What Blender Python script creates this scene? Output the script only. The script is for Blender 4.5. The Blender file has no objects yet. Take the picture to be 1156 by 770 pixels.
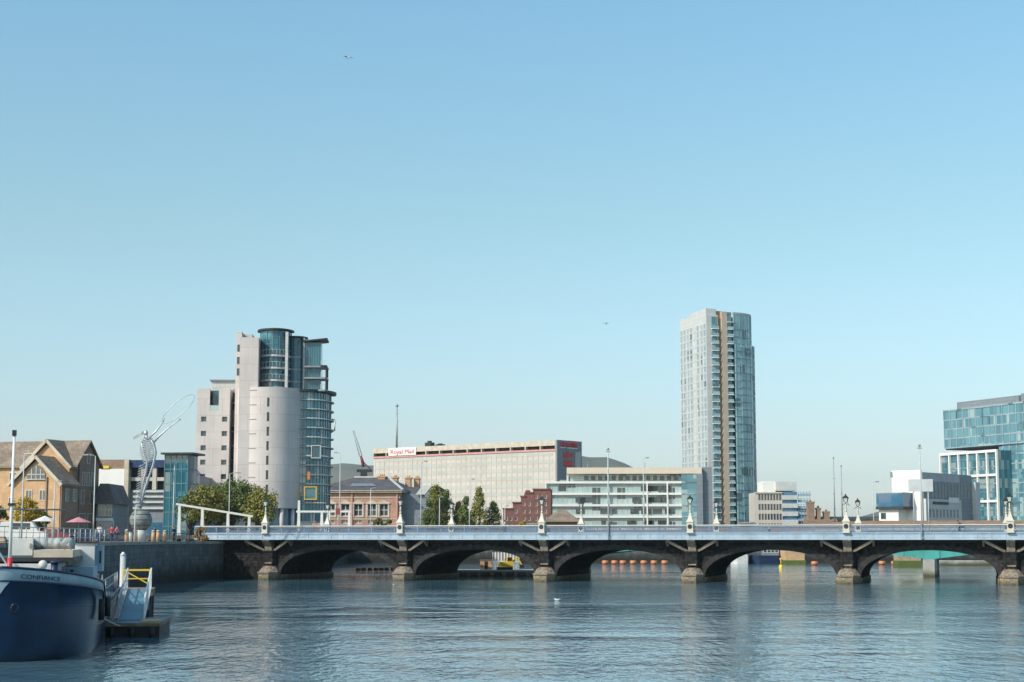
import bpy, bmesh, math, random
from mathutils import Matrix, Vector
R = math.radians
rnd = random.Random(7)
sc = bpy.context.scene
col = sc.collection
sin, cos, pi = math.sin, math.cos, math.pi

# ------------------------------------------------------------------ camera
F = 1862.0; CX, CY, HOR = 578.0, 385.0, 609.0
CAMZ = 4.9
PITCH = math.atan((HOR - CY) / F)
cam_d = bpy.data.cameras.new('camera'); cam = bpy.data.objects.new('camera', cam_d); col.objects.link(cam)
cam_d.sensor_width = 36; cam_d.lens = F / 1156 * 36
cam_d.clip_start = 0.5; cam_d.clip_end = 30000
cam.location = (0, 0, CAMZ); cam.rotation_euler = (pi/2 + PITCH, 0, 0)
sc.camera = cam

def pt(u, v, Y):
    """world point seen at photo pixel (u, v) at distance Y"""
    dx = (u-CX)/F; dy = -(v-CY)/F
    w = Vector((dx, -sin(PITCH)*dy + cos(PITCH), cos(PITCH)*dy + sin(PITCH)))
    w *= Y / w.y
    return Vector((w.x, Y, CAMZ + w.z))
def gx(u, Y, v=HOR): return pt(u, v, Y).x
def gz(v, Y, u=CX): return pt(u, v, Y).z
def hit(p, d, u, v=HOR):
    k = pt(u, v, 1.0).x
    return (k*p[1]-p[0])/(d[0]-k*d[1])

# ------------------------------------------------------------------ materials
def new_mat(name):
    m = bpy.data.materials.new(name); m.use_nodes = True
    nt = m.node_tree; b = nt.nodes['Principled BSDF']
    return m, nt, b
def nd(nt, typ, **kw):
    n = nt.nodes.new(typ)
    for k, v in kw.items(): setattr(n, k, v)
    return n
def rgb(c): return (c[0], c[1], c[2], 1)
def mixc(nt, fac, a, b, blend='MIX'):
    n = nd(nt, 'ShaderNodeMix', data_type='RGBA', blend_type=blend)
    for key, val in ((0, fac), (6, a), (7, b)):
        if hasattr(val, 'is_output'): nt.links.new(val, n.inputs[key])
        else: n.inputs[key].default_value = val if key == 0 else rgb(val)
    return n.outputs[2]
def mth(nt, op, a, b=None, c=None):
    n = nd(nt, 'ShaderNodeMath', operation=op)
    for i, v in enumerate((a, b, c)):
        if v is None: continue
        if hasattr(v, 'is_output'): nt.links.new(v, n.inputs[i])
        else: n.inputs[i].default_value = v
    return n.outputs[0]

def pm(name, c, rough=.75, metal=0, var=.18, scale=.8, bump=0, brick=None, algae=None, streak=0, spec=.4):
    m, nt, b = new_mat(name)
    tc = nd(nt, 'ShaderNodeTexCoord')
    ns = nd(nt, 'ShaderNodeTexNoise'); ns.inputs['Scale'].default_value = scale; ns.inputs['Detail'].default_value = 6
    nt.links.new(tc.outputs['Object'], ns.inputs['Vector'])
    lo = [max(0, x*(1-var)) for x in c]; hi = [min(1, x*(1+var)) for x in c]
    ramp = nd(nt, 'ShaderNodeMapRange'); ramp.inputs[1].default_value = .3; ramp.inputs[2].default_value = .7
    nt.links.new(ns.outputs['Fac'], ramp.inputs[0])
    out = mixc(nt, ramp.outputs[0], lo, hi)
    if brick or streak:
        sep = nd(nt, 'ShaderNodeSeparateXYZ'); nt.links.new(tc.outputs['Object'], sep.inputs[0])
        xy = mth(nt, 'ADD', sep.outputs[0], sep.outputs[1])
        cb = nd(nt, 'ShaderNodeCombineXYZ'); nt.links.new(xy, cb.inputs[0]); nt.links.new(sep.outputs[2], cb.inputs[1])
    bumpsrc = None
    if brick:
        bw, bh, mort, dv = brick
        bt = nd(nt, 'ShaderNodeTexBrick'); nt.links.new(cb.outputs[0], bt.inputs['Vector'])
        bt.inputs['Scale'].default_value = 1; bt.inputs['Brick Width'].default_value = bw; bt.inputs['Row Height'].default_value = bh
        bt.inputs['Mortar Size'].default_value = min(.02, bh*.08) if bh < .6 else .07
        bt.inputs['Color1'].default_value = (1-dv, 1-dv, 1-dv, 1); bt.inputs['Color2'].default_value = (1+dv, 1+dv*.9, 1+dv*.8, 1)
        bt.inputs['Mortar'].default_value = (mort, mort, mort, 1)
        out = mixc(nt, 1.0, out, bt.outputs['Color'], 'MULTIPLY')
        bumpsrc = bt.outputs['Color']
    if streak:
        mp = nd(nt, 'ShaderNodeMapping'); mp.inputs['Scale'].default_value = (1.6, .12, 1)
        nt.links.new(cb.outputs[0], mp.inputs[0])
        n2 = nd(nt, 'ShaderNodeTexNoise'); n2.inputs['Scale'].default_value = 1.0; n2.inputs['Detail'].default_value = 4
        nt.links.new(mp.outputs[0], n2.inputs['Vector'])
        rr = nd(nt, 'ShaderNodeMapRange'); rr.inputs[1].default_value = .45; rr.inputs[2].default_value = .75
        nt.links.new(n2.outputs['Fac'], rr.inputs[0])
        out = mixc(nt, mth(nt, 'MULTIPLY', rr.outputs[0], streak), out, [x*.35 for x in c])
    if algae:
        z0, z1, ac = algae
        g = nd(nt, 'ShaderNodeNewGeometry'); sp = nd(nt, 'ShaderNodeSeparateXYZ'); nt.links.new(g.outputs['Position'], sp.inputs[0])
        zz = mth(nt, 'ADD', sp.outputs[2], mth(nt, 'MULTIPLY', ns.outputs['Fac'], (z1-z0)*.9))
        mr = nd(nt, 'ShaderNodeMapRange'); mr.inputs[1].default_value = z0+(z1-z0)*.45; mr.inputs[2].default_value = z1+(z1-z0)*.45
        mr.inputs[3].default_value = 1; mr.inputs[4].default_value = 0
        nt.links.new(zz, mr.inputs[0])
        out = mixc(nt, mr.outputs[0], out, ac)
    nt.links.new(out, b.inputs['Base Color'])
    b.inputs['Roughness'].default_value = rough; b.inputs['Metallic'].default_value = metal
    b.inputs['Specular IOR Level'].default_value = spec
    if bump:
        bp = nd(nt, 'ShaderNodeBump'); bp.inputs['Strength'].default_value = bump; bp.inputs['Distance'].default_value = .05
        nt.links.new(bumpsrc or ns.outputs['Fac'], bp.inputs['Height']); nt.links.new(bp.outputs[0], b.inputs['Normal'])
    return m

def glass(name, c1, c2, pane=(1.5, 3.0), rough=.06, metal=.0, wob=.02, spec=.8, lit=.0, c3=None):
    """window glass: each pane its own tint (blinds, rooms behind, bright reflections put into the colour) and a slightly different tilt"""
    m, nt, b = new_mat(name)
    tc = nd(nt, 'ShaderNodeTexCoord'); sep = nd(nt, 'ShaderNodeSeparateXYZ'); nt.links.new(tc.outputs['Object'], sep.inputs[0])
    xy = mth(nt, 'ADD', sep.outputs[0], mth(nt, 'MULTIPLY', sep.outputs[1], 1.0))
    ix = mth(nt, 'FLOOR', mth(nt, 'DIVIDE', xy, pane[0])); iz = mth(nt, 'FLOOR', mth(nt, 'DIVIDE', sep.outputs[2], pane[1]))
    cb = nd(nt, 'ShaderNodeCombineXYZ'); nt.links.new(ix, cb.inputs[0]); nt.links.new(iz, cb.inputs[1])
    wn = nd(nt, 'ShaderNodeTexWhiteNoise', noise_dimensions='2D'); nt.links.new(cb.outputs[0], wn.inputs['Vector'])
    out = mixc(nt, wn.outputs['Value'], c1, c2)
    if c3:
        gt = mth(nt, 'GREATER_THAN', wn.outputs['Value'], .86)
        out = mixc(nt, gt, out, c3)  # a pale c3 paints bright reflections into a few panes
    nt.links.new(out, b.inputs['Base Color'])
    b.inputs['Roughness'].default_value = rough; b.inputs['Metallic'].default_value = metal
    b.inputs['Specular IOR Level'].default_value = spec
    g = nd(nt, 'ShaderNodeNewGeometry')
    v1 = nd(nt, 'ShaderNodeVectorMath', operation='SUBTRACT'); nt.links.new(wn.outputs['Color'], v1.inputs[0]); v1.inputs[1].default_value = (.5, .5, .5)
    v2 = nd(nt, 'ShaderNodeVectorMath', operation='SCALE'); nt.links.new(v1.outputs[0], v2.inputs[0]); v2.inputs['Scale'].default_value = wob
    v3 = nd(nt, 'ShaderNodeVectorMath', operation='ADD'); nt.links.new(g.outputs['Normal'], v3.inputs[0]); nt.links.new(v2.outputs[0], v3.inputs[1])
    v4 = nd(nt, 'ShaderNodeVectorMath', operation='NORMALIZE'); nt.links.new(v3.outputs[0], v4.inputs[0])
    nt.links.new(v4.outputs[0], b.inputs['Normal'])
    return m

M = {}
M['dark_stone'] = pm('dark_stone', (.026, .024, .025), .9, var=.75, spec=.15, scale=2.2, bump=.6, brick=(.9, .38, .45, .3), algae=(.2, 1.4, (.018, .02, .012)), streak=.3)
M['ring_stone'] = pm('ring_stone', (.034, .031, .031), .9, var=.4, scale=2, bump=.3, streak=.3)
M['tan_stone'] = pm('tan_stone', (.34, .26, .18), .85, var=.35, scale=2.5, bump=.3, algae=(-.1, .75, (.05, .045, .02)))
M['corbel_stone'] = pm('corbel_stone', (.24, .19, .145), .8, var=.5, scale=3)
M['blue_paint'] = pm('blue_paint', (.15, .22, .32), .5, var=.15, scale=.6, streak=.2)
M['pale_blue_paint'] = pm('pale_blue_paint', (.36, .44, .52), .45, var=.12, scale=.7, streak=.25)
M['cream_paint'] = pm('cream_paint', (.56, .51, .43), .5, var=.08, scale=2)
M['white_paint'] = pm('white_paint', (.64, .62, .58), .5, var=.06, scale=2)
M['asphalt'] = pm('asphalt', (.06, .06, .062), .9, var=.25, scale=.6)
M['paving'] = pm('paving', (.30, .26, .215), .85, var=.25, scale=.5, brick=(.9, .6, .75, .08))
M['ground'] = pm('ground', (.13, .125, .11), .9, var=.3, scale=.05)
M['quay_stone'] = pm('quay_stone', (.11, .115, .115), .85, var=.35, scale=.8, bump=.4, brick=(1.4, .5, .5, .15), algae=(.8, 2.6, (.022, .022, .018)), streak=.4)
M['concrete'] = pm('concrete', (.40, .38, .34), .8, var=.2, scale=.6, algae=(.2, 1.0, (.08, .07, .03)), streak=.3)
M['teal_steel'] = pm('teal_steel', (.07, .36, .33), .5, var=.2, scale=.4, streak=.3)
M['tower_stone'] = pm('tower_stone', (.59, .52, .495), .8, var=.07, scale=.3, brick=(3.2, 3.05, .86, .025), streak=.10)
M['roof_slate'] = pm('roof_slate', (.105, .095, .10), .7, var=.3, scale=.6, brick=(.5, .3, .6, .2))
M['roof_brown'] = pm('roof_brown', (.25, .19, .145), .8, var=.25, scale=.6, brick=(.5, .35, .6, .18))
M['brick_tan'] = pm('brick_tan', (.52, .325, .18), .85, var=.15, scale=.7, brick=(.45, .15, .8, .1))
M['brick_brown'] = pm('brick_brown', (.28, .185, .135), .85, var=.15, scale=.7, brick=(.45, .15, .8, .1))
M['brick_pink'] = pm('brick_pink', (.42, .235, .175), .85, var=.2, scale=.5, brick=(.45, .15, .85, .1))
M['brick_red'] = pm('brick_red', (.20, .085, .07), .85, var=.2, scale=.5, brick=(.5, .2, .8, .12))
M['trim_stone'] = pm('trim_stone', (.50, .43, .35), .8, var=.15)
M['dark_metal'] = pm('dark_metal', (.035, .038, .04), .5, metal=.3, var=.2)
M['grey_metal'] = pm('grey_metal', (.30, .31, .32), .45, metal=.4, var=.15)
M['galv'] = pm('galv', (.46, .48, .48), .5, metal=.0, var=.12)
M['steel'] = pm('steel', (.50, .52, .54), .45, metal=.5, var=.15, scale=3)
M['bronze'] = pm('bronze', (.20, .215, .20), .6, metal=.2, var=.35, scale=1.6, bump=.3)
M['grey_clad'] = pm('grey_clad', (.20, .225, .25), .5, var=.06, scale=.3, brick=(2.4, 1.2, .8, .05))
M['light_clad'] = pm('light_clad', (.52, .52, .51), .55, var=.06, scale=.3, brick=(1.6, 1.5, .85, .04))
M['beige_clad'] = pm('beige_clad', (.46, .37, .285), .6, var=.08, scale=.3)
M['tan_clad'] = pm('tan_clad', (.33, .22, .14), .6, var=.08, scale=.3)
M['mail_wall'] = pm('mail_wall', (.52, .46, .41), .7, var=.1, scale=.15, streak=.12)
M['pink_band'] = pm('pink_band', (.55, .27, .24), .6, var=.1)
M['red_paint'] = pm('red_paint', (.55, .04, .035), .45, var=.1)
M['maroon'] = pm('maroon', (.22, .03, .035), .45, var=.1)
M['teal_frame'] = pm('teal_frame', (.10, .19, .21), .5, var=.1)
M['ramp_blue'] = pm('ramp_blue', (.10, .22, .30), .5, var=.15)
M['orange'] = pm('orange', (.62, .22, .09), .6, var=.12)
M['yellow'] = pm('yellow', (.80, .52, .04), .5, var=.1)
M['cream_roof'] = pm('cream_roof', (.66, .55, .44), .6, var=.06, scale=.4)
M['white_clad'] = pm('white_clad', (.76, .73, .69), .6, var=.05, scale=.3)
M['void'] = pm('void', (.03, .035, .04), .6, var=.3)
M['hull_blue'] = pm('hull_blue', (.004, .021, .062), .28, var=.25, scale=1.2, algae=(-.05, .3, (.008, .008, .010)), streak=.45, spec=.5)
M['hull_stripe'] = pm('hull_stripe', (.40, .50, .55), .45, var=.1, scale=1.5, streak=.2)
M['boat_white'] = pm('boat_white', (.62, .60, .56), .5, var=.12, scale=1.5, streak=.15)
M['boat_beige'] = pm('boat_beige', (.58, .48, .38), .6, var=.12, scale=1.5)
M['boat_blue'] = pm('boat_blue', (.30, .42, .50), .5, var=.12, scale=1.5)
M['navy'] = pm('navy', (.012, .025, .07), .4, var=.2)
M['tarp'] = pm('tarp', (.34, .36, .36), .7, var=.35, scale=2.5, bump=.5)
M['wood'] = pm('wood', (.22, .15, .10), .8, var=.3, scale=2)
M['pontoon_deck'] = pm('pontoon_deck', (.17, .21, .24), .6, var=.2, scale=2)
M['black_rubber'] = pm('black_rubber', (.018, .017, .016), .6, var=.3)
M['hill'] = pm('hill', (.10, .09, .055), .95, var=.45, scale=.0035)
M['bark'] = pm('bark', (.10, .075, .055), .9, var=.3, scale=3)
M['skin'] = pm('skin', (.48, .30, .22), .6, var=.05)
M['hair'] = pm('hair', (.035, .022, .015), .7, var=.2)
M['cloth_black'] = pm('cloth_black', (.02, .02, .024), .85, var=.2)
M['cloth_blue'] = pm('cloth_blue', (.03, .05, .12), .85, var=.2)
M['cloth_red'] = pm('cloth_red', (.45, .05, .06), .85, var=.2)
M['cloth_white'] = pm('cloth_white', (.65, .63, .60), .85, var=.1)
M['cloth_pink'] = pm('cloth_pink', (.55, .22, .25), .85, var=.1)
M['plastic_white'] = pm('plastic_white', (.72, .73, .70), .4, var=.05)
M['lantern_glass'] = pm('lantern_glass', (.55, .58, .55), .2, var=.1)
M['teal_glass'] = glass('teal_glass', (.03, .13, .17), (.12, .34, .38), (1.3, 3.2), c3=(.4, .46, .46))  # palest panes carry painted-in reflections
M['deep_glass'] = glass('deep_glass', (.012, .075, .11), (.06, .22, .28), (1.2, 3.2), c3=(.22, .27, .27))  # odd pale panes: reflections painted as glass colour
M['office_glass'] = glass('office_glass', (.27, .38, .385), (.44, .53, .53), (2.4, 3.3), c3=(.05, .08, .09))
M['obel_glass'] = glass('obel_glass', (.20, .36, .38), (.34, .52, .54), (3.0, 3.0), c3=(.06, .12, .14))
M['pale_glass'] = glass('pale_glass', (.22, .29, .33), (.36, .43, .46), (2.5, 3.0), c3=(.10, .14, .17))
M['mail_glass'] = glass('mail_glass', (.40, .40, .375), (.46, .45, .42), (2.2, 3.0), rough=.25, spec=.4)
M['tower_glass'] = glass('tower_glass', (.06, .17, .215), (.15, .32, .375), (1.7, 3.2), c3=(.30, .40, .40))
M['blue_glass'] = glass('blue_glass', (.03, .11, .20), (.05, .17, .27), (2, 3))
M['dark_glass'] = glass('dark_glass', (.02, .03, .04), (.07, .09, .10), (1.1, 1.6))

def leaf_mat(name, c):
    m, nt, b = new_mat(name)
    oi = nd(nt, 'ShaderNodeNewGeometry')
    tc = nd(nt, 'ShaderNodeTexCoord'); ns = nd(nt, 'ShaderNodeTexNoise'); ns.inputs['Scale'].default_value = .8; ns.inputs['Detail'].default_value = 3
    nt.links.new(tc.outputs['Object'], ns.inputs['Vector'])
    f = mth(nt, 'ADD', mth(nt, 'MULTIPLY', oi.outputs['Random Per Island'], .6), mth(nt, 'MULTIPLY', ns.outputs['Fac'], .5))
    o = mixc(nt, f, [x*.5 for x in c], [min(1, c[0]*1.9), min(1, c[1]*1.6), c[2]*1.3])
    nt.links.new(o, b.inputs['Base Color']); b.inputs['Roughness'].default_value = .65
    b.inputs['Specular IOR Level'].default_value = .25
    return m
M['leaf_green'] = leaf_mat('leaf_green', (.085, .13, .04))
M['leaf_olive'] = leaf_mat('leaf_olive', (.16, .17, .045))
M['leaf_dark'] = leaf_mat('leaf_dark', (.07, .10, .03))
M['leaf_yellow'] = leaf_mat('leaf_yellow', (.32, .25, .035))
M['leaf_rust'] = leaf_mat('leaf_rust', (.24, .15, .05))

# ------------------------------------------------------------------ mesh builder
class MB:
    def __init__(s): s.v = []; s.f = []; s.mi = []; s.T = None; s.sm = []
    def add(s, vs, fs, m=0, smooth=False):
        o = len(s.v)
        if s.T is not None: vs = [s.T @ Vector(v) for v in vs]
        s.v += [tuple(v) for v in vs]
        for f in fs: s.f.append([i+o for i in f]); s.mi.append(m); s.sm.append(smooth)
        return s
    def box(s, x0, x1, y0, y1, z0, z1, m=0):
        vs = [(x, y, z) for z in (z0, z1) for y in (y0, y1) for x in (x0, x1)]
        return s.add(vs, [(0, 2, 3, 1), (4, 5, 7, 6), (0, 1, 5, 4), (2, 6, 7, 3), (0, 4, 6, 2), (1, 3, 7, 5)], m)
    def prism(s, poly, z0, z1, m=0, top=None, smooth=False):
        n = len(poly); top = top or poly
        vs = [(x, y, z0) for x, y in poly] + [(x, y, z1) for x, y in top]
        s.add(vs, [(i, (i+1) % n, n+(i+1) % n, n+i) for i in range(n)], m, smooth)
        s.add(vs, [list(range(n))[::-1], list(range(n, 2*n))], m)
        return s
    def extr(s, poly, y0, y1, m=0):      # polygon in xz
        n = len(poly)
        vs = [(x, y0, z) for x, z in poly] + [(x, y1, z) for x, z in poly]
        return s.add(vs, [(i, (i+1) % n, n+(i+1) % n, n+i) for i in range(n)] + [list(range(n))[::-1], list(range(n, 2*n))], m)
    def extx(s, poly, x0, x1, m=0):      # polygon in yz
        n = len(poly)
        vs = [(x0, y, z) for y, z in poly] + [(x1, y, z) for y, z in poly]
        return s.add(vs, [(i, (i+1) % n, n+(i+1) % n, n+i) for i in range(n)] + [list(range(n))[::-1], list(range(n, 2*n))], m)
    def cyl(s, cx, cy, z0, z1, r0, r1=None, n=12, m=0, ry=1.0):
        r1 = r0 if r1 is None else r1
        a = [2*pi*i/n for i in range(n)]
        return s.prism([(cx+r0*cos(t), cy+r0*ry*sin(t)) for t in a], z0, z1, m, [(cx+r1*cos(t), cy+r1*ry*sin(t)) for t in a], True)
    def tube(s, pts, r, n=6, m=0, closed=False):
        pts = [Vector(p) for p in pts]; N = len(pts); rs = r if isinstance(r, (list, tuple)) else [r]*N
        vs = []
        for i, p in enumerate(pts):
            if closed: t = pts[(i+1) % N]-pts[i-1]
            else: t = pts[min(i+1, N-1)]-pts[max(i-1, 0)]
            t.normalize(); ref = Vector((0, 0, 1)) if abs(t.z) < .9 else Vector((1, 0, 0))
            a = t.cross(ref).normalized(); b = t.cross(a)
            vs += [p+(a*cos(2*pi*k/n)+b*sin(2*pi*k/n))*rs[i] for k in range(n)]
        fs = []
        for i in range(N if closed else N-1):
            j = (i+1) % N
            fs += [(i*n+k, i*n+(k+1) % n, j*n+(k+1) % n, j*n+k) for k in range(n)]
        if not closed: fs += [list(range(n))[::-1], [(N-1)*n+k for k in range(n)]]
        return s.add(vs, fs, m, True)
    def beam(s, p, q, w, h, m=0, up=(0, 0, 1)):
        p, q = Vector(p), Vector(q); t = (q-p).normalized(); a = t.cross(Vector(up))
        if a.length < 1e-4: a = t.cross(Vector((0, 1, 0)))
        a.normalize(); b = a.cross(t)
        vs = [e+a*sx*w/2+b*sz*h/2 for e in (p, q) for sz in (-1, 1) for sx in (-1, 1)]
        return s.add(vs, [(0, 1, 3, 2), (4, 6, 7, 5), (0, 4, 5, 1), (2, 3, 7, 6), (0, 2, 6, 4), (1, 5, 7, 3)], m)
    def ball(s, c, r, m=0, nu=16, nv=10, sc_=(1, 1, 1)):
        vs = []; fs = []
        for j in range(nv+1):
            th = pi*j/nv
            for i in range(nu): vs.append((c[0]+r*sc_[0]*sin(th)*cos(2*pi*i/nu), c[1]+r*sc_[1]*sin(th)*sin(2*pi*i/nu), c[2]+r*sc_[2]*cos(th)))
        for j in range(nv):
            for i in range(nu):
                fs.append((j*nu+i, j*nu+(i+1) % nu, (j+1)*nu+(i+1) % nu, (j+1)*nu+i))
        return s.add(vs, fs, m, True)
    def arc(s, cx, cy, rx, ry, a0, a1, z0, z1, n=12, th=.2, m=0):
        """curved wall piece, angles in degrees, 0=+x, -90 = towards the viewer"""
        o = []; i_ = []
        for k in range(n+1):
            a = R(a0+(a1-a0)*k/n)
            o.append((cx+rx*cos(a), cy+ry*sin(a))); i_.append((cx+(rx-th)*cos(a), cy+(ry-th)*sin(a)))
        for k in range(n):
            p = [o[k], o[k+1], i_[k+1], i_[k]]
            vs = [(x, y, z0) for x, y in p]+[(x, y, z1) for x, y in p]
            fs = [(3, 2, 1, 0), (4, 5, 6, 7), (0, 1, 5, 4), (2, 3, 7, 6)]
            if k == 0: fs.append((3, 0, 4, 7))
            if k == n-1: fs.append((1, 2, 6, 5))
            s.add(vs, fs, m)
        return s
    def holes(s, x0, x1, z0, z1, hs, depth=.25, m=0, mr=None, y=0):
        """wall facing -y with rectangular openings and their reveals"""
        xs = sorted(set([x0, x1]+[h[0] for h in hs]+[h[1] for h in hs])); zs = sorted(set([z0, z1]+[h[2] for h in hs]+[h[3] for h in hs]))
        for a, b in zip(xs, xs[1:]):
            run = None
            for c, d in zip(zs, zs[1:]):
                mx, mz = (a+b)/2, (c+d)/2
                if any(h[0] < mx < h[1] and h[2] < mz < h[3] for h in hs): continue
                s.add([(a, y, c), (b, y, c), (b, y, d), (a, y, d)], [(0, 1, 2, 3)], m)
        for a, b, c, d in hs:
            s.add([(a, y, c), (b, y, c), (b, y, d), (a, y, d), (a, y+depth, c), (b, y+depth, c), (b, y+depth, d), (a, y+depth, d)],
                  [(0, 4, 5, 1), (1, 5, 6, 2), (2, 6, 7, 3), (3, 7, 4, 0)], m if mr is None else mr)
        return s
    def mesh(s, name, mats, recalc=True):
        me = bpy.data.meshes.new(name); me.from_pydata(s.v, [], s.f)
        for mt in (mats if isinstance(mats, (list, tuple)) else [mats]): me.materials.append(mt)
        me.polygons.foreach_set('material_index', s.mi); me.polygons.foreach_set('use_smooth', s.sm)
        if recalc:
            bm = bmesh.new(); bm.from_mesh(me); bmesh.ops.remove_doubles(bm, verts=bm.verts, dist=1e-5)
            bmesh.ops.recalc_face_normals(bm, faces=bm.faces); bm.to_mesh(me); bm.free()
        me.update(); return me
    def build(s, name, mats, parent=None, label=None, recalc=True, **k):
        return link(name, s.mesh(name, mats, recalc), parent, label, **k)
def link(name, me, parent=None, label=None, cat=None, group=None, kind=None, loc=None, rot=None):
    o = bpy.data.objects.new(name, me); col.objects.link(o)
    if parent is not None: o.parent = parent
    tag(o, label, cat, group, kind)
    if loc is not None: o.location = loc
    if rot is not None: o.rotation_euler = rot
    return o
def tag(o, label=None, cat=None, group=None, kind=None):
    for k, v in (('label', label), ('category', cat), ('group', group), ('kind', kind)):
        if v: o[k] = v
    return o
def thing(name, loc, rz, label, cat, group=None):
    return link(name, None, None, label, cat, group, loc=loc, rot=(0, 0, rz))
def dup(root, loc, rz=None, label=None):
    def rec(o, par):
        c = o.copy(); col.objects.link(c)
        if par is not None: c.parent = par
        for ch in kids.get(o.name, []): rec(ch, c)
        return c
    kids = {}
    for o in list(col.objects):
        if o.parent is not None: kids.setdefault(o.parent.name, []).append(o)
    r = rec(root, None); r.location = loc
    if rz is not None: r.rotation_euler = (0, 0, rz)
    if label: r['label'] = label
    return r
def text_mesh(s, size, ext=.02, sx=1.0, bold=0.0):
    cu = bpy.data.curves.new('txt', 'FONT'); cu.body = s; cu.size = size; cu.extrude = ext; cu.align_x = 'CENTER'; cu.offset = bold
    o = bpy.data.objects.new('txt', cu); col.objects.link(o); bpy.context.view_layer.update()
    me = bpy.data.meshes.new_from_object(o.evaluated_get(bpy.context.evaluated_depsgraph_get()))
    bpy.data.objects.remove(o)
    for v in me.vertices: v.co = (v.co.x*sx, -v.co.z, v.co.y)      # stands up, faces -y
    return me

# window: cached meshes, placed one by one
WC = {}
def window(par, x, z, w, h, y=.2, rz=0, pane='dark_glass', frame='white_paint', bars=(1, 1), fr=.08, ox=0, oy=0, name='window', arch=False, label=None):
    key = (round(w, 2), round(h, 2), pane, frame, bars, arch, fr)
    if key not in WC:
        b = MB(); b.box(-w/2, w/2, .03, .05, 0, h, 0)
        for i in range(bars[0]+1):
            xx = -w/2+w*i/bars[0]; xx = min(max(xx, -w/2+fr/2), w/2-fr/2); b.box(xx-fr/2, xx+fr/2, -.03, .025, 0, h, 1)
        for i in range(bars[1]+1):
            zz = h*i/bars[1]; zz = min(max(zz, fr/2), h-fr/2); b.box(-w/2+fr, w/2-fr, -.025, .022, zz-fr/2, zz+fr/2, 1)
        WC[key] = b.mesh(name, [M[pane], M[frame]])
    o = link(name, WC[key], par, label)
    p = Matrix.Rotation(rz, 4, 'Z') @ Vector((x, y, z)); o.location = (p.x+ox, p.y+oy, z); o.rotation_euler = (0, 0, rz)
    return o

# ------------------------------------------------------------------ world, sun
SUN_AZ, SUN_EL = 51, 36         # azimuth: degrees left of straight behind the camera
s = Vector((-sin(R(SUN_AZ))*cos(R(SUN_EL)), -cos(R(SUN_AZ))*cos(R(SUN_EL)), sin(R(SUN_EL))))
ld = bpy.data.lights.new('sun', 'SUN'); ld.energy = 4.2; ld.angle = R(.6); ld.color = (1, .93, .83)
lo = bpy.data.objects.new('sun', ld); col.objects.link(lo); lo.rotation_euler = s.to_track_quat('Z', 'Y').to_euler(); lo.location = (0, 0, 200)
w = bpy.data.worlds.new('World'); sc.world = w; w.use_nodes = True
nt = w.node_tree; bg = nt.nodes['Background']
sky = nt.nodes.new('ShaderNodeTexSky'); sky.sky_type = 'NISHITA'; sky.sun_disc = False
sky.sun_elevation = R(SUN_EL); sky.sun_rotation = math.atan2(s.x, s.y)
sky.air_density = 1.0; sky.dust_density = 1.2; sky.ozone_density = 1.0; sky.altitude = 0
tint = nt.nodes.new('ShaderNodeMix'); tint.data_type = 'RGBA'; tint.blend_type = 'MULTIPLY'; tint.inputs[0].default_value = 1
tcw = nt.nodes.new('ShaderNodeTexCoord'); spw = nt.nodes.new('ShaderNodeSeparateXYZ'); nt.links.new(tcw.outputs['Generated'], spw.inputs[0])
rw = nt.nodes.new('ShaderNodeValToRGB'); nt.links.new(spw.outputs[2], rw.inputs[0])     # clearer, bluer air towards the zenith, pale low sky
stops = [(0, (1.42, 1.52, 1.68)), (.023, (1.36, 1.46, 1.60)), (.037, (1.18, 1.28, 1.41)), (.056, (1.08, 1.14, 1.26)), (.074, (1.01, 1.12, 1.18)), (.192, (.99, 1.19, 1.06)), (.314, (.97, 1.31, 1.24))]
while len(rw.color_ramp.elements) < len(stops): rw.color_ramp.elements.new(.5)
for e_, (p_, c_) in zip(rw.color_ramp.elements, stops): e_.position = p_; e_.color = (c_[0]/2, c_[1]/2, c_[2]/2, 1)
dbl = nt.nodes.new('ShaderNodeVectorMath'); dbl.operation = 'SCALE'; dbl.inputs['Scale'].default_value = 2; nt.links.new(rw.outputs[0], dbl.inputs[0])
nt.links.new(dbl.outputs[0], tint.inputs[7])
nt.links.new(sky.outputs[0], tint.inputs[6]); nt.links.new(tint.outputs[2], bg.inputs[0])
bg.inputs[1].default_value = .15
sc.view_settings.view_transform = 'Standard'; sc.view_settings.look = 'None'; sc.view_settings.gamma = 1; sc.view_settings.exposure = 0
sc.render.engine = 'CYCLES'; sc.render.resolution_x = 1024; sc.render.resolution_y = 682
sc.cycles.max_bounces = 6; sc.cycles.volume_bounces = 0

# ------------------------------------------------------------------ setting
QUAY = [(-10, -80), (-20, 30), (-27.5, 68), (-33.8, 105), (-36.0, 150), (-39.6, 183), (-38.2, 199), (-36.5, 207), (-34, 228), (-35, 352)]
QZ = 4.62
def ribbon(line, th):   # outward offset (to the right hand / river side)
    out = []
    for i, p in enumerate(line):
        a = Vector(line[max(i-1, 0)]); b = Vector(line[min(i+1, len(line)-1)]); t = (b-a).normalized()
        out.append((p[0]+t.y*th, p[1]-t.x*th))
    return out
far = [(3000, 352), (9000, 352), (9000, 12000), (-9000, 12000), (-9000, -80)]
MB().prism(QUAY+far, -3.2, QZ-.01).build('ground', M['ground'], None, kind='structure')
MB().box(-9000, 9000, -400, 352, -3.6, -3.2).build('river_bed', M['ground'], None, kind='structure')

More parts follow.
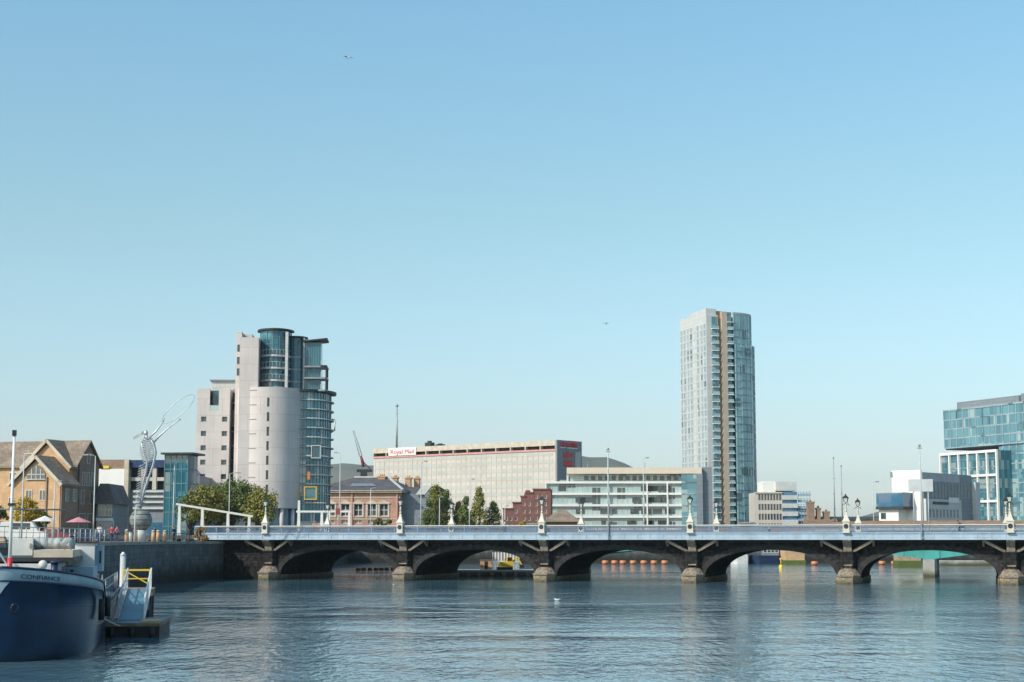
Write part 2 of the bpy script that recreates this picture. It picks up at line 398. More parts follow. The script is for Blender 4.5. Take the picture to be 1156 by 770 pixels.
def quay_wall(line, name, label, coping='paving'):
    rt = thing(name, (line[0][0], line[0][1], 0), 0, label, 'quay wall')
    ox, oy = line[0]; L = [(x-ox, y-oy) for x, y in line]
    o1 = ribbon(L, .5); o2 = ribbon(L, .62)
    b = MB()
    for i in range(len(L)-1): b.prism([L[i], L[i+1], o1[i+1], o1[i]], -3.1, QZ-.25)
    b.build('wall_face', M['quay_stone'], rt)
    b = MB(); inn = ribbon(L, -.5)
    for i in range(len(L)-1): b.prism([inn[i], inn[i+1], o2[i+1], o2[i]], QZ-.25, QZ+.06)
    b.build('coping', M[coping], rt)
    return rt
quay_wall(QUAY[:8], 'quay_wall', 'long grey stone quay wall on the left bank in front of the bridge')
quay_wall(QUAY[7:], 'quay_wall', 'dark quay wall on the left bank beyond the stone bridge')
quay_wall([(-35, 352), (120, 352), (800, 352)], 'quay_wall', 'far quay wall across the river seen through the arches')

# promenade paving on the left quay
inner = ribbon(QUAY[:7], -.6); inner2 = ribbon(QUAY[:7], -14)
b = MB()
for i in range(len(inner)-1): b.prism([inner[i], inner[i+1], inner2[i+1], inner2[i]], QZ-.05, QZ+.03)
b.build('pavement', M['paving'], None, kind='structure')
MB().prism([(-41, 203), (-41.5, 225), (-140, 262), (-140, 238)], QZ-.05, QZ+.035).build('road', M['asphalt'], None, kind='structure')

# water
def water_mat():
    m, nt, b = new_mat('water')
    b.inputs['Base Color'].default_value = (.08, .165, .215, 1); b.inputs['Roughness'].default_value = .05
    b.inputs['IOR'].default_value = 1.33; b.inputs['Specular IOR Level'].default_value = .5
    g = nd(nt, 'ShaderNodeNewGeometry')
    def noise(scale, sx, sy, det, rough=.55):
        mp = nd(nt, 'ShaderNodeMapping'); mp.inputs['Scale'].default_value = (sx, sy, 1); nt.links.new(g.outputs['Position'], mp.inputs[0])
        n = nd(nt, 'ShaderNodeTexNoise'); n.inputs['Scale'].default_value = scale; n.inputs['Detail'].default_value = det; n.inputs['Roughness'].default_value = rough
        n.inputs['Distortion'].default_value = .3
        nt.links.new(mp.outputs[0], n.inputs['Vector']); return n.outputs['Fac']
    big = noise(.13, .8, 1.0, 2); mid = noise(1.0, 1.2, .36, 2); fine = noise(1.0, 2.2, .9, 3)
    patch = noise(.03, .5, 1.6, 3)
    pr = nd(nt, 'ShaderNodeMapRange'); pr.inputs[1].default_value = .35; pr.inputs[2].default_value = .65; pr.inputs[3].default_value = .25; pr.inputs[4].default_value = 1.3
    nt.links.new(patch, pr.inputs[0])
    h = mth(nt, 'ADD', mth(nt, 'MULTIPLY', big, .14), mth(nt, 'MULTIPLY', mth(nt, 'ADD', mth(nt, 'MULTIPLY', mid, .075), mth(nt, 'MULTIPLY', fine, .08)), pr.outputs[0]))
    bp = nd(nt, 'ShaderNodeBump'); bp.inputs['Strength'].default_value = 1.0; bp.inputs['Distance'].default_value = 1.0
    nt.links.new(h, bp.inputs['Height']); nt.links.new(bp.outputs[0], b.inputs['Normal'])
    return m
MB().add([(-60, -300, 0), (3000, -300, 0), (3000, 353, 0), (-60, 353, 0)], [(0, 1, 2, 3)]).build('river_water', water_mat(), None, kind='structure')

# hills
def hills():
    prof = [(-900, 545), (0, 530), (200, 524), (340, 521), (372, 525), (390, 523), (420, 526), (520, 520), (600, 512), (650, 513), (668, 516), (682, 515), (700, 521), (712, 527), (760, 548), (820, 566), (900, 580), (950, 588), (975, 581), (990, 576), (1005, 573), (1050, 565), (1156, 560), (2000, 585)]
    Y = 5600.0; nx = 300; rows = [(0, 0), (250, .25), (600, .62), (850, .86), (1050, 1.0), (1500, .8), (2500, .2)]
    x0, x1 = gx(-900, Y), gx(2000, Y)
    def hp(x):
        u = CX + x/Y*F/1.0*cos(PITCH)*1.0
        for (a, va), (c, vc) in zip(prof, prof[1:]):
            if a <= u <= c:
                t = (u-a)/(c-a); return gz(va+(vc-va)*t, Y)
        return 60
    vs = []; fs = []; r = random.Random(3)
    ph = [(r.uniform(.002, .02), r.uniform(0, 6), r.uniform(.5, 1)) for _ in range(8)]
    for j, (dy, k) in enumerate(rows):
        for i in range(nx+1):
            x = x0+(x1-x0)*i/nx
            n = sum(sin(x*f_+p+dy*.004)*a for f_, p, a in ph)*(4 if 0 < k < 1 else 1.0)
            vs.append((x*(1+(dy-1050)/Y), Y-1050+dy, max(4, 4+(hp(x)-4)*k*(1+(0 if k == 1 else 0))+n*k)))
    for j in range(len(rows)-1):
        for i in range(nx): fs.append((j*(nx+1)+i, j*(nx+1)+i+1, (j+1)*(nx+1)+i+1, (j+1)*(nx+1)+i))
    MB().add(vs, fs, 0, True).build('hills', M['hill'], None, kind='structure')
hills()

# haze
def haze():
    m = bpy.data.materials.new('haze'); m.use_nodes = True; nt = m.node_tree
    nt.nodes.remove(nt.nodes['Principled BSDF'])
    v = nt.nodes.new('ShaderNodeVolumePrincipled'); v.inputs['Color'].default_value = (.84, .94, 1, 1); v.inputs['Density'].default_value = .00006
    v.inputs['Anisotropy'].default_value = .2
    nt.links.new(v.outputs[0], nt.nodes['Material Output'].inputs['Volume'])
    o = MB().box(-8800, 8800, -350, 11500, -4.8, 420).build('haze', m, None, kind='stuff')
    tag(o, 'pale blue haze over the distant hills and the town')
HAZE = True
if HAZE: haze()

# ------------------------------------------------------------------ the stone bridge
A = .27
ca, sa = cos(A), sin(A)
BO = Vector((-29.83, 205.7, 0))
SP = 17.54
def bw(x, y, z): return Vector((BO.x+x*ca+y*sa, BO.y-x*sa+y*ca, z))
D = 16.9; HW = 1.35; SPR, RISE = .75, 2.95
PX = [n*SP for n in range(7)]
bridge = thing('stone_bridge', BO, -A, 'dark stone arch bridge across the river with blue painted footway and railing', 'bridge')
XL, XR = -9.5, PX[6]+12
def arch_z(x):
    for n in range(6):
        a, c = PX[n]+HW, PX[n+1]-HW
        if a < x < c:
            t = (x-(a+c)/2)/((c-a)/2); return SPR+RISE*max(0, 1-abs(t)**2.25)**.5
    return -3.1
b = MB(); samples = [XL]
for n in range(6):
    a, c = PX[n]+HW, PX[n+1]-HW
    samples.append(a); 
    for k in range(1, 32): samples.append((a+c)/2-(c-a)/2*cos(pi*k/32))
    samples.append(c)
samples.append(XR)
TOP = 4.9
for a, c in zip(samples, samples[1:]):
    m_ = (a+c)/2
    if arch_z(m_) > -3:
        e = 1e-6; za, zc = (arch_z(a+e) if arch_z(a+e) > -3 else SPR), (arch_z(c-e) if arch_z(c-e) > -3 else SPR)
        za = max(za, SPR); zc = max(zc, SPR)
        b.add([(a, 0, za), (c, 0, zc), (c, 0, TOP), (a, 0, TOP), (a, D, za), (c, D, zc), (c, D, TOP), (a, D, TOP)], [(0, 1, 2, 3), (5, 4, 7, 6), (0, 4, 5, 1)])
    else:
        b.box(a, c, 0, D, -3.1, TOP)
b.build('masonry', M['dark_stone'], bridge, recalc=False)
# arch rings of separate voussoirs
for n in range(6):
    b = MB()
    a, c = PX[n]+HW, PX[n+1]-HW; cxm = (a+c)/2; hw = (c-a)/2; K = 45
    pts = []
    for k in range(K+1):
        t = -cos(pi*k/K); z = SPR+RISE*max(0, 1-abs(t)**2.25)**.5; pts.append(Vector((cxm+hw*t, z)))
    for k in range(K):
        p, q = pts[k], pts[k+1]
        def nrm(i):
            t_ = (pts[min(i+1, K)]-pts[max(i-1, 0)]).normalized(); return Vector((-t_.y, t_.x))
        t0 = .62 if k % 2 else .54
        g = .03; e = (q-p)*g
        P = [p+e, q-e, q-e+nrm(k+1)*t0, p+e+nrm(k)*t0]
        b.extr([(v.x, v.y) for v in P], -.045-(.03 if k % 2 else 0), .1)
    b.build('arch_ring', M['ring_stone'], bridge)
# string course
MB().box(XL, XR, -.18, .05, 4.55, 4.8).build('string_course', M['ring_stone'], bridge)
# piers with cutwaters
def oct_(hw, d, ch): return [(-hw, .02), (-hw, -d*.4), (-hw+ch, -d), (hw-ch, -d), (hw, -d*.4), (hw, .02)]
pier_me = {}
b = MB(); b.prism(oct_(HW-.06, 2.0, .7), -3.1, .78); b.box(-HW-.1, HW+.1, .0, D+.5, -3.1, .6)
pier_me['base'] = b.mesh('cutwater', M['tan_stone'])
b = MB(); b.prism(oct_(HW+.06, 2.15, .75), .78, .93); b.prism(oct_(HW-.05, 1.95, .7), .93, 1.75, 0, [(x*.55, y*.3) for x, y in oct_(HW-.05, 1.95, .7)])
b.box(-.35, .35, -.75, -.1, 1.2, 1.95); b.prism([(-.45, -.85), (.45, -.85), (.45, 0), (-.45, 0)], 1.95, 2.1)
pier_me['cap'] = b.mesh('cutwater_cap', M['corbel_stone'])
b = MB(); b.prism(oct_(.85, .75, .3), 1.7, 3.35); b.prism(oct_(.98, .86, .33), 3.35, 3.55)
pier_me['pil'] = b.mesh('pilaster', M['dark_stone'])
def brk():
    b = MB(); b.extx([(-.1, 3.5), (-.7, 3.5), (-.95, 4.1), (-1.75, 4.72), (-1.75, 4.93), (-.1, 4.93)], -.45, .45); return b.mesh('corbel', M['corbel_stone'])
pier_me['corbel'] = brk()
b = MB(); b.beam((.6, -.45, 3.55), (2.9, -1.45, 4.8), .22, .3); b.extx([(-.05, 4.1), (-.35, 4.1), (-1.5, 4.75), (-1.5, 4.93), (-.05, 4.93)], 2.75, 3.0)
pier_me['strut'] = b.mesh('strut', M['corbel_stone'])
for n, x in enumerate(PX):
    p = link('pier', None, bridge, loc=(x, 0, 0))
    for k, nm in (('base', 'cutwater'), ('cap', 'cutwater_cap'), ('pil', 'pilaster'), ('corbel', 'corbel')): link(nm, pier_me[k], p)
    link('strut', pier_me['strut'], p); o = link('strut', pier_me['strut'], p); o.scale = (-1, 1, 1)
MB().box(XL-30, XR, -1.5, D+1.5, 4.94, 5.42).build('road_deck', M['asphalt'], bridge)
def side(yf, sg):
    b = MB()
    b.box(XL, XR, min(yf, yf+sg*.12), max(yf, yf+sg*.12), 4.9, 5.62)                 # web
    for z0, z1, d in ((4.86, 4.98, .1), (5.08, 5.12, .03), (5.42, 5.46, .03), (5.56, 5.66, .08)): b.box(XL, XR, min(yf-sg*d, yf+sg*.2), max(yf-sg*d, yf+sg*.2), z0, z1)
    x = XL
    while x < XR: b.box(x, x+.08, min(yf-sg*.05, yf), max(yf-sg*.05, yf), 4.98, 5.56); x += 1.51
    b.build('fascia', M['pale_blue_paint'], bridge)
    b = MB(); x = XL; st = .5
    while x < XR-.9:
        b.beam((x, yf+sg*.06, 5.68), (x+.78, yf+sg*.06, 6.44), .035, .13, up=(0, 1, 0)); b.beam((x+.78, yf+sg*.09, 5.68), (x, yf+sg*.09, 6.44), .035, .12, up=(0, 1, 0)); x += st*.62
    b.box(XL, XR, min(yf, yf+sg*.12), max(yf, yf+sg*.12), 5.66, 5.76); b.box(XL, XR, min(yf, yf+sg*.12), max(yf, yf+sg*.12), 6.34, 6.44)
    x = XL
    while x < XR: b.box(x-.07, x+.07, min(yf-sg*.02, yf+sg*.14), max(yf-sg*.02, yf+sg*.14), 5.66, 6.45); x += SP/6
    b.build('lattice_railing', M['blue_paint'], bridge)
    MB().box(XL, XR, min(yf-sg*.08, yf+sg*.24), max(yf-sg*.08, yf+sg*.24), 6.46, 6.57).build('handrail', M['cream_paint'], bridge)
side(-1.75, 1); side(D+1.75, -1)

# bridge lamps
def lantern(mb_metal, mb_glass, x, z, s_=1.0):
    w0, w1 = .14*s_, .27*s_
    mb_glass.prism([(x-w0, -w0), (x+w0, -w0), (x+w0, w0), (x-w0, w0)], z, z+.5*s_, 0, [(x-w1, -w1), (x+w1, -w1), (x+w1, w1), (x-w1, w1)])
    for sx in (-1, 1):
        for sy in (-1, 1): mb_metal.beam((x+sx*w0, sy*w0, z), (x+sx*w1, sy*w1, z+.5*s_), .05, .05)
    e = w1+.05
    mb_metal.prism([(x-e, -e), (x+e, -e), (x+e, e), (x-e, e)], z+.5*s_, z+.58*s_)
    mb_metal.prism([(x-e, -e), (x+e, -e), (x+e, e), (x-e, e)], z+.58*s_, z+.84*s_, 0, [(x-.05, -.05), (x+.05, -.05), (x+.05, .05), (x-.05, .05)])
    mb_metal.ball((x, 0, z+.9*s_), .07, 0, 8, 6); mb_metal.prism([(x-.08, -.08), (x+.08, -.08), (x+.08, .08), (x-.08, .08)], z-.1, z)
def bridge_lamp(front, z0):
    rt = thing('bridge_lamp', (0, 0, 0), 0, 'x', 'bridge lamp', 'ornate lamps along the bridge railings')
    b = MB()
    w_ = .36
    b.box(-w_-.06, w_+.06, -w_-.06, w_+.06, 5.62, 5.74); b.box(-w_, w_, -w_, w_, 5.74, 6.85)
    prof = [(w_+.07, 6.85), (w_+.07, 6.95), (w_*.92, 7.05), (w_*.62, 7.35), (w_*.4, 7.65), (.11, 7.95)]
    for (r0, z0_), (r1, z1_) in zip(prof, prof[1:]):
        b.prism([(-r0, -r0), (r0, -r0), (r0, r0), (-r0, r0)], z0_, z1_, 0, [(-r1, -r1), (r1, -r1), (r1, r1), (-r1, r1)])
    b.build('pedestal', M['cream_paint'], rt)
    b = MB(); b.T = Matrix.Translation((0, 0, 6.35)) @ Matrix.Rotation(pi/2, 4, 'X')
    b.cyl(0, 0, w_, w_+.04, .27, .25, 16); b.build('medallion', M['dark_metal'], rt)
    b = MB(); b.cyl(0, 0, 7.95, 8.85, .10, .07, 10); b.ball((0, 0, 8.1), .15, 0, 10, 6); b.ball((0, 0, 8.55), .11, 0, 10, 6)
    b.build('column', M['cream_paint'], rt)
    mm, mg = MB(), MB(); lantern(mm, mg, 0, 9.0, 1.0); mm.cyl(0, 0, 8.82, 9.0, .06, .06, 8)
    mm.build('lantern_frame', M['dark_metal'], rt); mg.build('lantern_glass', M['lantern_glass'], rt)
    b = MB()
    for sx in (-1, 1):
        pts = [(sx*(.05+.36*t), 0, 8.62+.28*sin(t*pi)*(1-t*.3)) for t in [i/8 for i in range(9)]]
        b.tube(pts, .03, 5)
    b.build('scroll_arm', M['dark_metal'], rt)
    return rt
first = bridge_lamp(True, 0)
names_f = ['cream pedestal lamp on the near railing above the leftmost bridge pier', 'cream pedestal lamp on the near railing in front of the pink brick building',
           'cream pedestal lamp on the near railing left of the brown pavilion roof', 'cream pedestal lamp on the near railing at the foot of the slim residential tower',
           'cream pedestal lamp on the near railing between the brick chimneys and the distant hill', 'cream pedestal lamp on the near railing before the tall glass office at right',
           'cream pedestal lamp on the near railing beyond the right edge']
names_b = ['smaller looking lamp on the far railing behind the round white tower base', 'smaller looking lamp on the far railing before the tall leafy trees',
           'smaller looking lamp on the far railing above the brown pavilion roof', 'smaller looking lamp on the far railing before the grey side wall of the glass office',
           'smaller looking lamp on the far railing in front of the distant hill', 'smaller looking lamp on the far railing just left of the last near lamp']
first.location = bw(PX[0], -1.75, 0); first.rotation_euler = (0, 0, -A); first['label'] = names_f[0]
for n in range(1, 6): dup(first, bw(PX[n], -1.75, 0), -A, names_f[n])
for n in range(0, 6): dup(first, bw(PX[n], D+1.75, 0), -A, names_b[n])

# ------------------------------------------------------------------ the second, teal bridge
D2 = 35.0
def qz(x): return 6.2+max(0, min(1, (x-45)/25))*1.15
tb = thing('girder_bridge', bw(0, D2, 0), -A, 'low teal steel girder road bridge behind the stone bridge', 'bridge')
_p = bw(0, D2, 0); pA = hit((_p.x, _p.y), (ca, -sa), 1049); sp2 = 50.0
piers2 = [pA-2*sp2, pA-sp2, pA, pA+sp2]
def gb(x):
    for a, c in zip(piers2, piers2[1:]):
        if a <= x <= c:
            t = (x-a)/(c-a); return 2.25+1.5*(1-abs(1-2*t)**2.6)
    return 2.3
N_ = 120; xs = [piers2[0]+(piers2[-1]-piers2[0])*i/N_ for i in range(N_+1)]
b = MB()
for y in (0, 5, 10, 15):
    for a, c in zip(xs, xs[1:]):
        za, zc, ta, tc_ = gb(a), gb(c), qz(a)-1.3, qz(c)-1.3
        vs = [(a, y, za), (c, y, zc), (c, y, tc_), (a, y, ta), (a, y+.25, za), (c, y+.25, zc), (c, y+.25, tc_), (a, y+.25, ta)]
        b.add(vs, [(0, 1, 2, 3), (5, 4, 7, 6), (0, 4, 5, 1)])
    for x in [xs[0]+i*4.6 for i in range(30)]: b.box(x-.08, x+.08, y-.12, y, gb(x)+.02, qz(x)-1.4)
b.build('girder', M['teal_steel'], tb, recalc=False)
b = MB()
for a, c in zip(xs, xs[1:]):
    vs = [(a, -1.5, qz(a)-1.3), (c, -1.5, qz(c)-1.3), (c, -1.5, qz(c)-.9), (a, -1.5, qz(a)-.9), (a, 17, qz(a)-1.3), (c, 17, qz(c)-1.3), (c, 17, qz(c)-.9), (a, 17, qz(a)-.9)]
    b.add(vs, [(0, 1, 2, 3), (5, 4, 7, 6), (0, 4, 5, 1), (3, 2, 6, 7)])
b.build('deck_slab', M['concrete'], tb, recalc=False)
b = MB()
for a, c in zip(xs, xs[1:]):
    for y in (-1.4, 16.7):
        vs = [(a, y, qz(a)-.9), (c, y, qz(c)-.9), (c, y, qz(c)), (a, y, qz(a)), (a, y+.2, qz(a)-.9), (c, y+.2, qz(c)-.9), (c, y+.2, qz(c)), (a, y+.2, qz(a))]
        b.add(vs, [(0, 1, 2, 3), (5, 4, 7, 6), (3, 2, 6, 7)])
b.build('parapet', M['brick_brown'], tb, recalc=False)
for x in piers2:
    b = MB(); b.prism([(x-.9, -.5), (x-.6, -1.0), (x+.6, -1.0), (x+.9, -.5), (x+.9, 15.5), (x-.9, 15.5)], -3.1, 2.3); b.build('pier', M['concrete'], tb)

# ------------------------------------------------------------------ buildings
# --- round stone tower by the bridge
Z = 300
def tower():
    ox = gx(302, Z, 470); rt = thing('apartment_tower', (ox, Z, 0), R(3), 'tall pale stone apartment tower with round front and stacked glass balconies', 'apartment tower')
    k = Z/F*1.0
    def X(u, v=470): return (gx(u, Z, v)-ox)
    def H(v): return gz(v, Z)
    zb, zt = QZ, H(438); xl, xr = X(264), X(341); cx = (xl+xr)/2; r = (xr-xl)/2
    # round stone drum with slot windows
    a0, a1 = -178, -2
    fl = [H(574)+i*((zt-H(574))/8.0) for i in range(9)]
    drum = MB(); n = 44
    wa = [-93, -91, ]
    win_ang = -88
    for k_ in range(n):
        b0, b1 = a0+(a1-a0)*k_/n, a0+(a1-a0)*(k_+1)/n
        slot = abs((b0+b1)/2-win_ang) < 2.0
        if slot:
            zz = fl[0]
            prev = zz
            for i in range(7):
                ws, we = H(558-16.3*i), H(558-16.3*i)+1.65
                drum.arc(cx, 4, r, r, b0, b1, prev, ws, 1, .4); prev = we
            drum.arc(cx, 4, r, r, b0, b1, prev, zt, 1, .4)
        else: drum.arc(cx, 4, r, r, b0, b1, fl[0], zt, 1, .4)
    drum.build('stone_drum', M['tower_stone'], rt)
    for i in range(7):
        ws = H(558-16.3*i); MB().arc(cx, 4, r-.32, r-.32, win_ang-2.1, win_ang+2.1, ws, ws+1.65, 2, .1).build('slot_window', M['dark_glass'], rt)
    # short ledge grooves to the left
    b = MB()
    for i in range(8): b.arc(cx, 4, r+.06, r+.06, -122, -108, H(556-16.3*i), H(556-16.3*i)+.12, 4, .1)
    b.build('groove', M['grey_clad'], rt)
    # shaft behind, full height of the left part
    MB().box(X(270.5), X(291.5), -1.35, 8, zb, H(382)).build('tall_wall', M['tower_stone'], rt)
    MB().box(X(264), X(270.4), 1.6, 10, zb, H(373.5)).build('tall_wall', M['tower_stone'], rt)
    MB().box(X(270.4), X(280), 5, 10, H(384), H(373.8)).build('lift_overrun', M['tower_stone'], rt)
    for v in (391, 405, 418): window(rt, X(267.3), H(v+5), .6, 1.3, y=1.55, pane='dark_glass', frame='grey_metal', fr=.04)
    MB().box(X(279), X(288), 8, 10, H(382), H(378)).build('roof_plant', M['dark_metal'], rt)
    # entrance level under the drum
    MB().arc(cx, 4, r-.9, r-.9, -178, -2, zb, fl[0], 20, .2).build('ground_floor_glazing', M['blue_glass'], rt)
    for a in (-150, -120, -90, -60, -35): MB().cyl(cx+(r-.5)*cos(R(a)), 4+(r-.5)*sin(R(a)), zb, fl[0]+.05, .35).build('column', M['tower_stone'], rt)
    MB().box(xl+.3, xr-.3, 6, 15, fl[0]-.2, zt).build('core', M['tower_stone'], rt)
    # glass drum on top
    gxl, gxm, gxr = X(290), X(321), X(341)
    c1 = (gxl+gxm)/2+.3; r1 = (gxm-gxl)/2+.35
    zs = [zt, H(430), H(416), H(402), H(372)]
    for i in range(4):
        MB().arc(c1, 4.5, r1, r1*1.35, -185, 5, zs[i]+.35, zs[i+1], 12, .15).build('curved_glazing', M['deep_glass'], rt)
        MB().arc(c1, 4.5, r1+.3 if i else r1+.12, r1*1.35+.5 if i else r1*1.35+.1, -180, 0, zs[i], zs[i]+.35, 14, 1.2).build('floor_slab', M['tower_stone'], rt)
        if 0 < i:
            b = MB(); b.arc(c1, 4.5, r1+.32, r1*1.35+.52, -178, -10, zs[i]+1.25, zs[i]+1.33, 14, .06)
            for a in range(-176, -10, 12): b.cyl(c1+(r1+.28)*cos(R(a)), 4.5+(r1*1.35+.48)*sin(R(a)), zs[i]+.35, zs[i]+1.25, .035, n=5)
            b.build('balcony_rail', M['galv'], rt)
    b = MB()
    for a in list(range(-185, 6, 23)): b.box(c1+(r1+.02)*cos(R(a))-.06, c1+(r1+.02)*cos(R(a))+.06, 4.5+(r1*1.35+.02)*sin(R(a))-.06, 4.5+(r1*1.35+.02)*sin(R(a))+.06, zt+.35, zs[4])
    for z_ in (H(423), H(409), H(395), H(388), H(380)): b.arc(c1, 4.5, r1+.06, r1*1.35+.06, -185, 5, z_, z_+.13, 12, .2)
    b.build('mullion', M['teal_frame'], rt)
    MB().arc(c1, 4.5, r1+.55, r1*1.35+.7, -190, 10, zs[4]+.0, zs[4]+.3, 16, r1+.3).build('flat_roof', M['dark_metal'], rt)
    MB().box(X(321)-.1, X(323.5), .6, 2, zt, H(374)).build('dividing_fin', M['light_clad'], rt)
    # second bay
    b = MB(); z2 = H(379)
    c2 = (X(318)+gxr)/2; r2 = (gxr-X(318))/2
    for i in range(4):
        MB().arc(c2, 5.2, r2, r2*1.3, -150, 5, zs[i]+.3, zs[i+1] if i < 3 else z2, 8, .15).build('curved_glazing', M['deep_glass'], rt)
        MB().arc(c2, 5.2, r2+.1, r2*1.3+.1, -150, 5, zs[i], zs[i]+.3, 8, .6).build('floor_slab', M['grey_metal'], rt)
    for a in range(-150, 6, 16): b.box(c2+(r2+.02)*cos(R(a))-.05, c2+(r2+.02)*cos(R(a))+.05, 5.2+(r2*1.3+.02)*sin(R(a))-.05, 5.2+(r2*1.3+.02)*sin(R(a))+.05, zt+.3, z2)
    b.build('mullion', M['teal_frame'], rt)
    MB().arc(c2, 5.2, r2+.5, r2*1.3+.6, -160, 10, z2, z2+.3, 10, r2+.3).build('flat_roof', M['dark_metal'], rt)
    MB().box(X(339.5), X(341.5), 3.0, 5, zt, H(379)).build('dividing_fin', M['grey_metal'], rt)
    # green glass wing curving away to the right
    gl, gr = X(330), X(370); c3 = gl+(gr-gl)*.25; r3 = gr-c3
    zf = [H(590)+(H(440)-H(590))*i/14.0 for i in range(15)]
    for i in range(14):
        MB().arc(c3, 9, r3, 7.0, -115, 25, zf[i]+.3, zf[i+1], 16, .15).build('curved_glazing', M['teal_glass'], rt)
        MB().arc(c3, 9, r3+(.6 if i > 3 else .3), 7.0+(.5 if i > 3 else .2), -95, 25, zf[i], zf[i]+.16, 18, .9).build('sunshade_fin', M['galv' if i % 2 else 'grey_metal'], rt)
    b = MB()
    for a in range(-112, 26, 8): b.box(c3+(r3+.03)*cos(R(a))-.05, c3+(r3+.03)*cos(R(a))+.05, 9+7.03*sin(R(a))-.05, 9+7.03*sin(R(a))+.05, zf[0], zf[14])
    b.build('mullion', M['teal_frame'], rt)
    # upper right block with balconies in open frames
    xa, xb_, xc = X(341.5), X(360), X(366.5)
    lv = [H(440), H(426), H(413), H(384)]
    for i in range(3):
        MB().box(xa, xb_, 3.2, 8, lv[i]+.3, lv[i+1]).build('upper_glazing', M['deep_glass'], rt)
        MB().box(xa, xc+.2, 2.2, 7, lv[i], lv[i]+.3).build('balcony_slab', M['grey_metal'], rt)
        b = MB(); b.box(xb_, xc+.1, 2.25, 2.3, lv[i]+1.2, lv[i]+1.27)
        xx = xb_
        while xx < xc: b.box(xx, xx+.05, 2.25, 2.3, lv[i]+.3, lv[i]+1.2); xx += .35
        b.build('balcony_rail', M['galv'], rt)
    b = MB()
    for i in range(8): xx = xa+(xb_-xa)*i/7; b.box(xx-.05, xx+.05, 3.1, 3.2, lv[0], lv[3])
    b.build('mullion', M['teal_frame'], rt)
    MB().box(xc-.15, xc+.15, 6, 6.3, lv[0], H(411)).build('open_frame', M['dark_metal'], rt); b = MB(); b.box(xc-.15, xc+.15, 2.2, 2.5, lv[0], H(411)); b.box(xb_, xc+.15, 2.2, 2.5, H(413)-.0, H(411)+.1); b.build('open_frame', M['dark_metal'], rt)
    b = MB(); b.extr([(xa-.3, H(384)), (xc+.1, H(381)), (xc+.1, H(381)+.3), (xa-.3, H(384)+.3)], 2.4, 8.2); b.build('flat_roof', M['dark_metal'], rt)
    MB().arc(c3, 9, r3+1.0, 7.8, -100, 25, H(441), H(441)+.45, 18, 1.4).build('cornice', M['dark_metal'], rt)
    # framed oriel boxes on the glass wing
    for u0, u1, v0, v1, mt, a in ((351, 362, 502, 517, 'light_clad', -70), (344, 358, 549, 564, 'yellow', -86)):
        x0, x1, z0, z1 = X(u0), X(u1), H(v1), H(v0); y = .9
        o = MB(); t = .15
        o.box(x0, x1, y, y+1.6, z0, z0+t); o.box(x0, x1, y, y+1.6, z1-t, z1); o.box(x0, x0+t, y, y+1.6, z0+t, z1-t); o.box(x1-t, x1, y, y+1.6, z0+t, z1-t)
        q = o.build('projecting_frame', M[mt], rt); MB().box(x0+t, x1-t, y+.25, y+.3, z0+t, z1-t).build('pane', M['deep_glass'], q)
    MB().box(X(346), X(350), 1.55, 1.6, H(541), H(532)).build('orange_panel', M['orange'], rt)
    b = MB(); b.tube([(X(372), 5, H(486)), (X(376), 4, H(484)), (X(377), 4, H(472)), (X(373), 5, H(471))], .15, 5); b.build('projecting_frame', M['grey_metal'], rt)
    # lower left block
    lx0, lx1 = X(221), X(258)
    hs = []
    for c_ in (X(229), X(252.5)):
        for i in range(8): hs.append((c_-.48, c_+.48, H(475.5+16.3*i)-.0, H(475.5+16.3*i)+.95))
    nb = (X(235.5), X(245.5), H(463), H(439)+.0)
    zt2 = H(438)
    b = MB(); b.holes(lx0, lx1, zb, zt2, hs+[(nb[0], nb[1], nb[2], zt2-.01)], .3, y=2)
    b.box(lx0, lx0+.3, 2.02, 14, zb, zt2); b.box(lx1-.3, lx1, 2.02, 14, zb, zt2); b.box(lx0, lx1, 13.7, 14, zb, zt2); b.box(lx0+.3, lx1-.3, 3.6, 13.7, nb[2]-1, nb[2]-.8)
    b.box(lx0+.3, nb[0], 2.5, 13.7, zt2-.4, zt2-.1); b.box(nb[1], lx1-.3, 2.5, 13.7, zt2-.4, zt2-.1)
    b.build('stone_wall', M['tower_stone'], rt)
    for h in hs: window(rt, (h[0]+h[1])/2, h[2], h[1]-h[0], h[3]-h[2], y=2.22, frame='grey_metal', bars=(1, 1), fr=.06)
    MB().box(nb[0], nb[1], 4.2, 4.3, nb[2], zt2-.2).build('recessed_glazing', M['deep_glass'], rt)
    MB().box(nb[0], nb[1], 2.05, 2.12, nb[2], nb[2]+1.0).build('balcony_glass', M['office_glass'], rt)
    b = MB(); b.box(X(233), X(262), 6, 13, zt2, H(427)); b.build('penthouse', M['light_clad'], rt)
    b = MB(); b.box(X(232), X(263), 5.6, 13.4, H(427), H(425.5)); b.build('flat_roof', M['grey_clad'], rt)
    # glazed recess between blocks
    MB().box(lx1, xl+.4, 6, 7, zb, H(436)).build('stair_glazing', M['deep_glass'], rt)
    b = MB(); 
    for i in range(9): b.box(lx1+.02, xl+.3, 5.85, 6, H(585)+i*2.65, H(585)+i*2.65+.25)
    b.build('stair_slab', M['grey_metal'], rt)
tower()

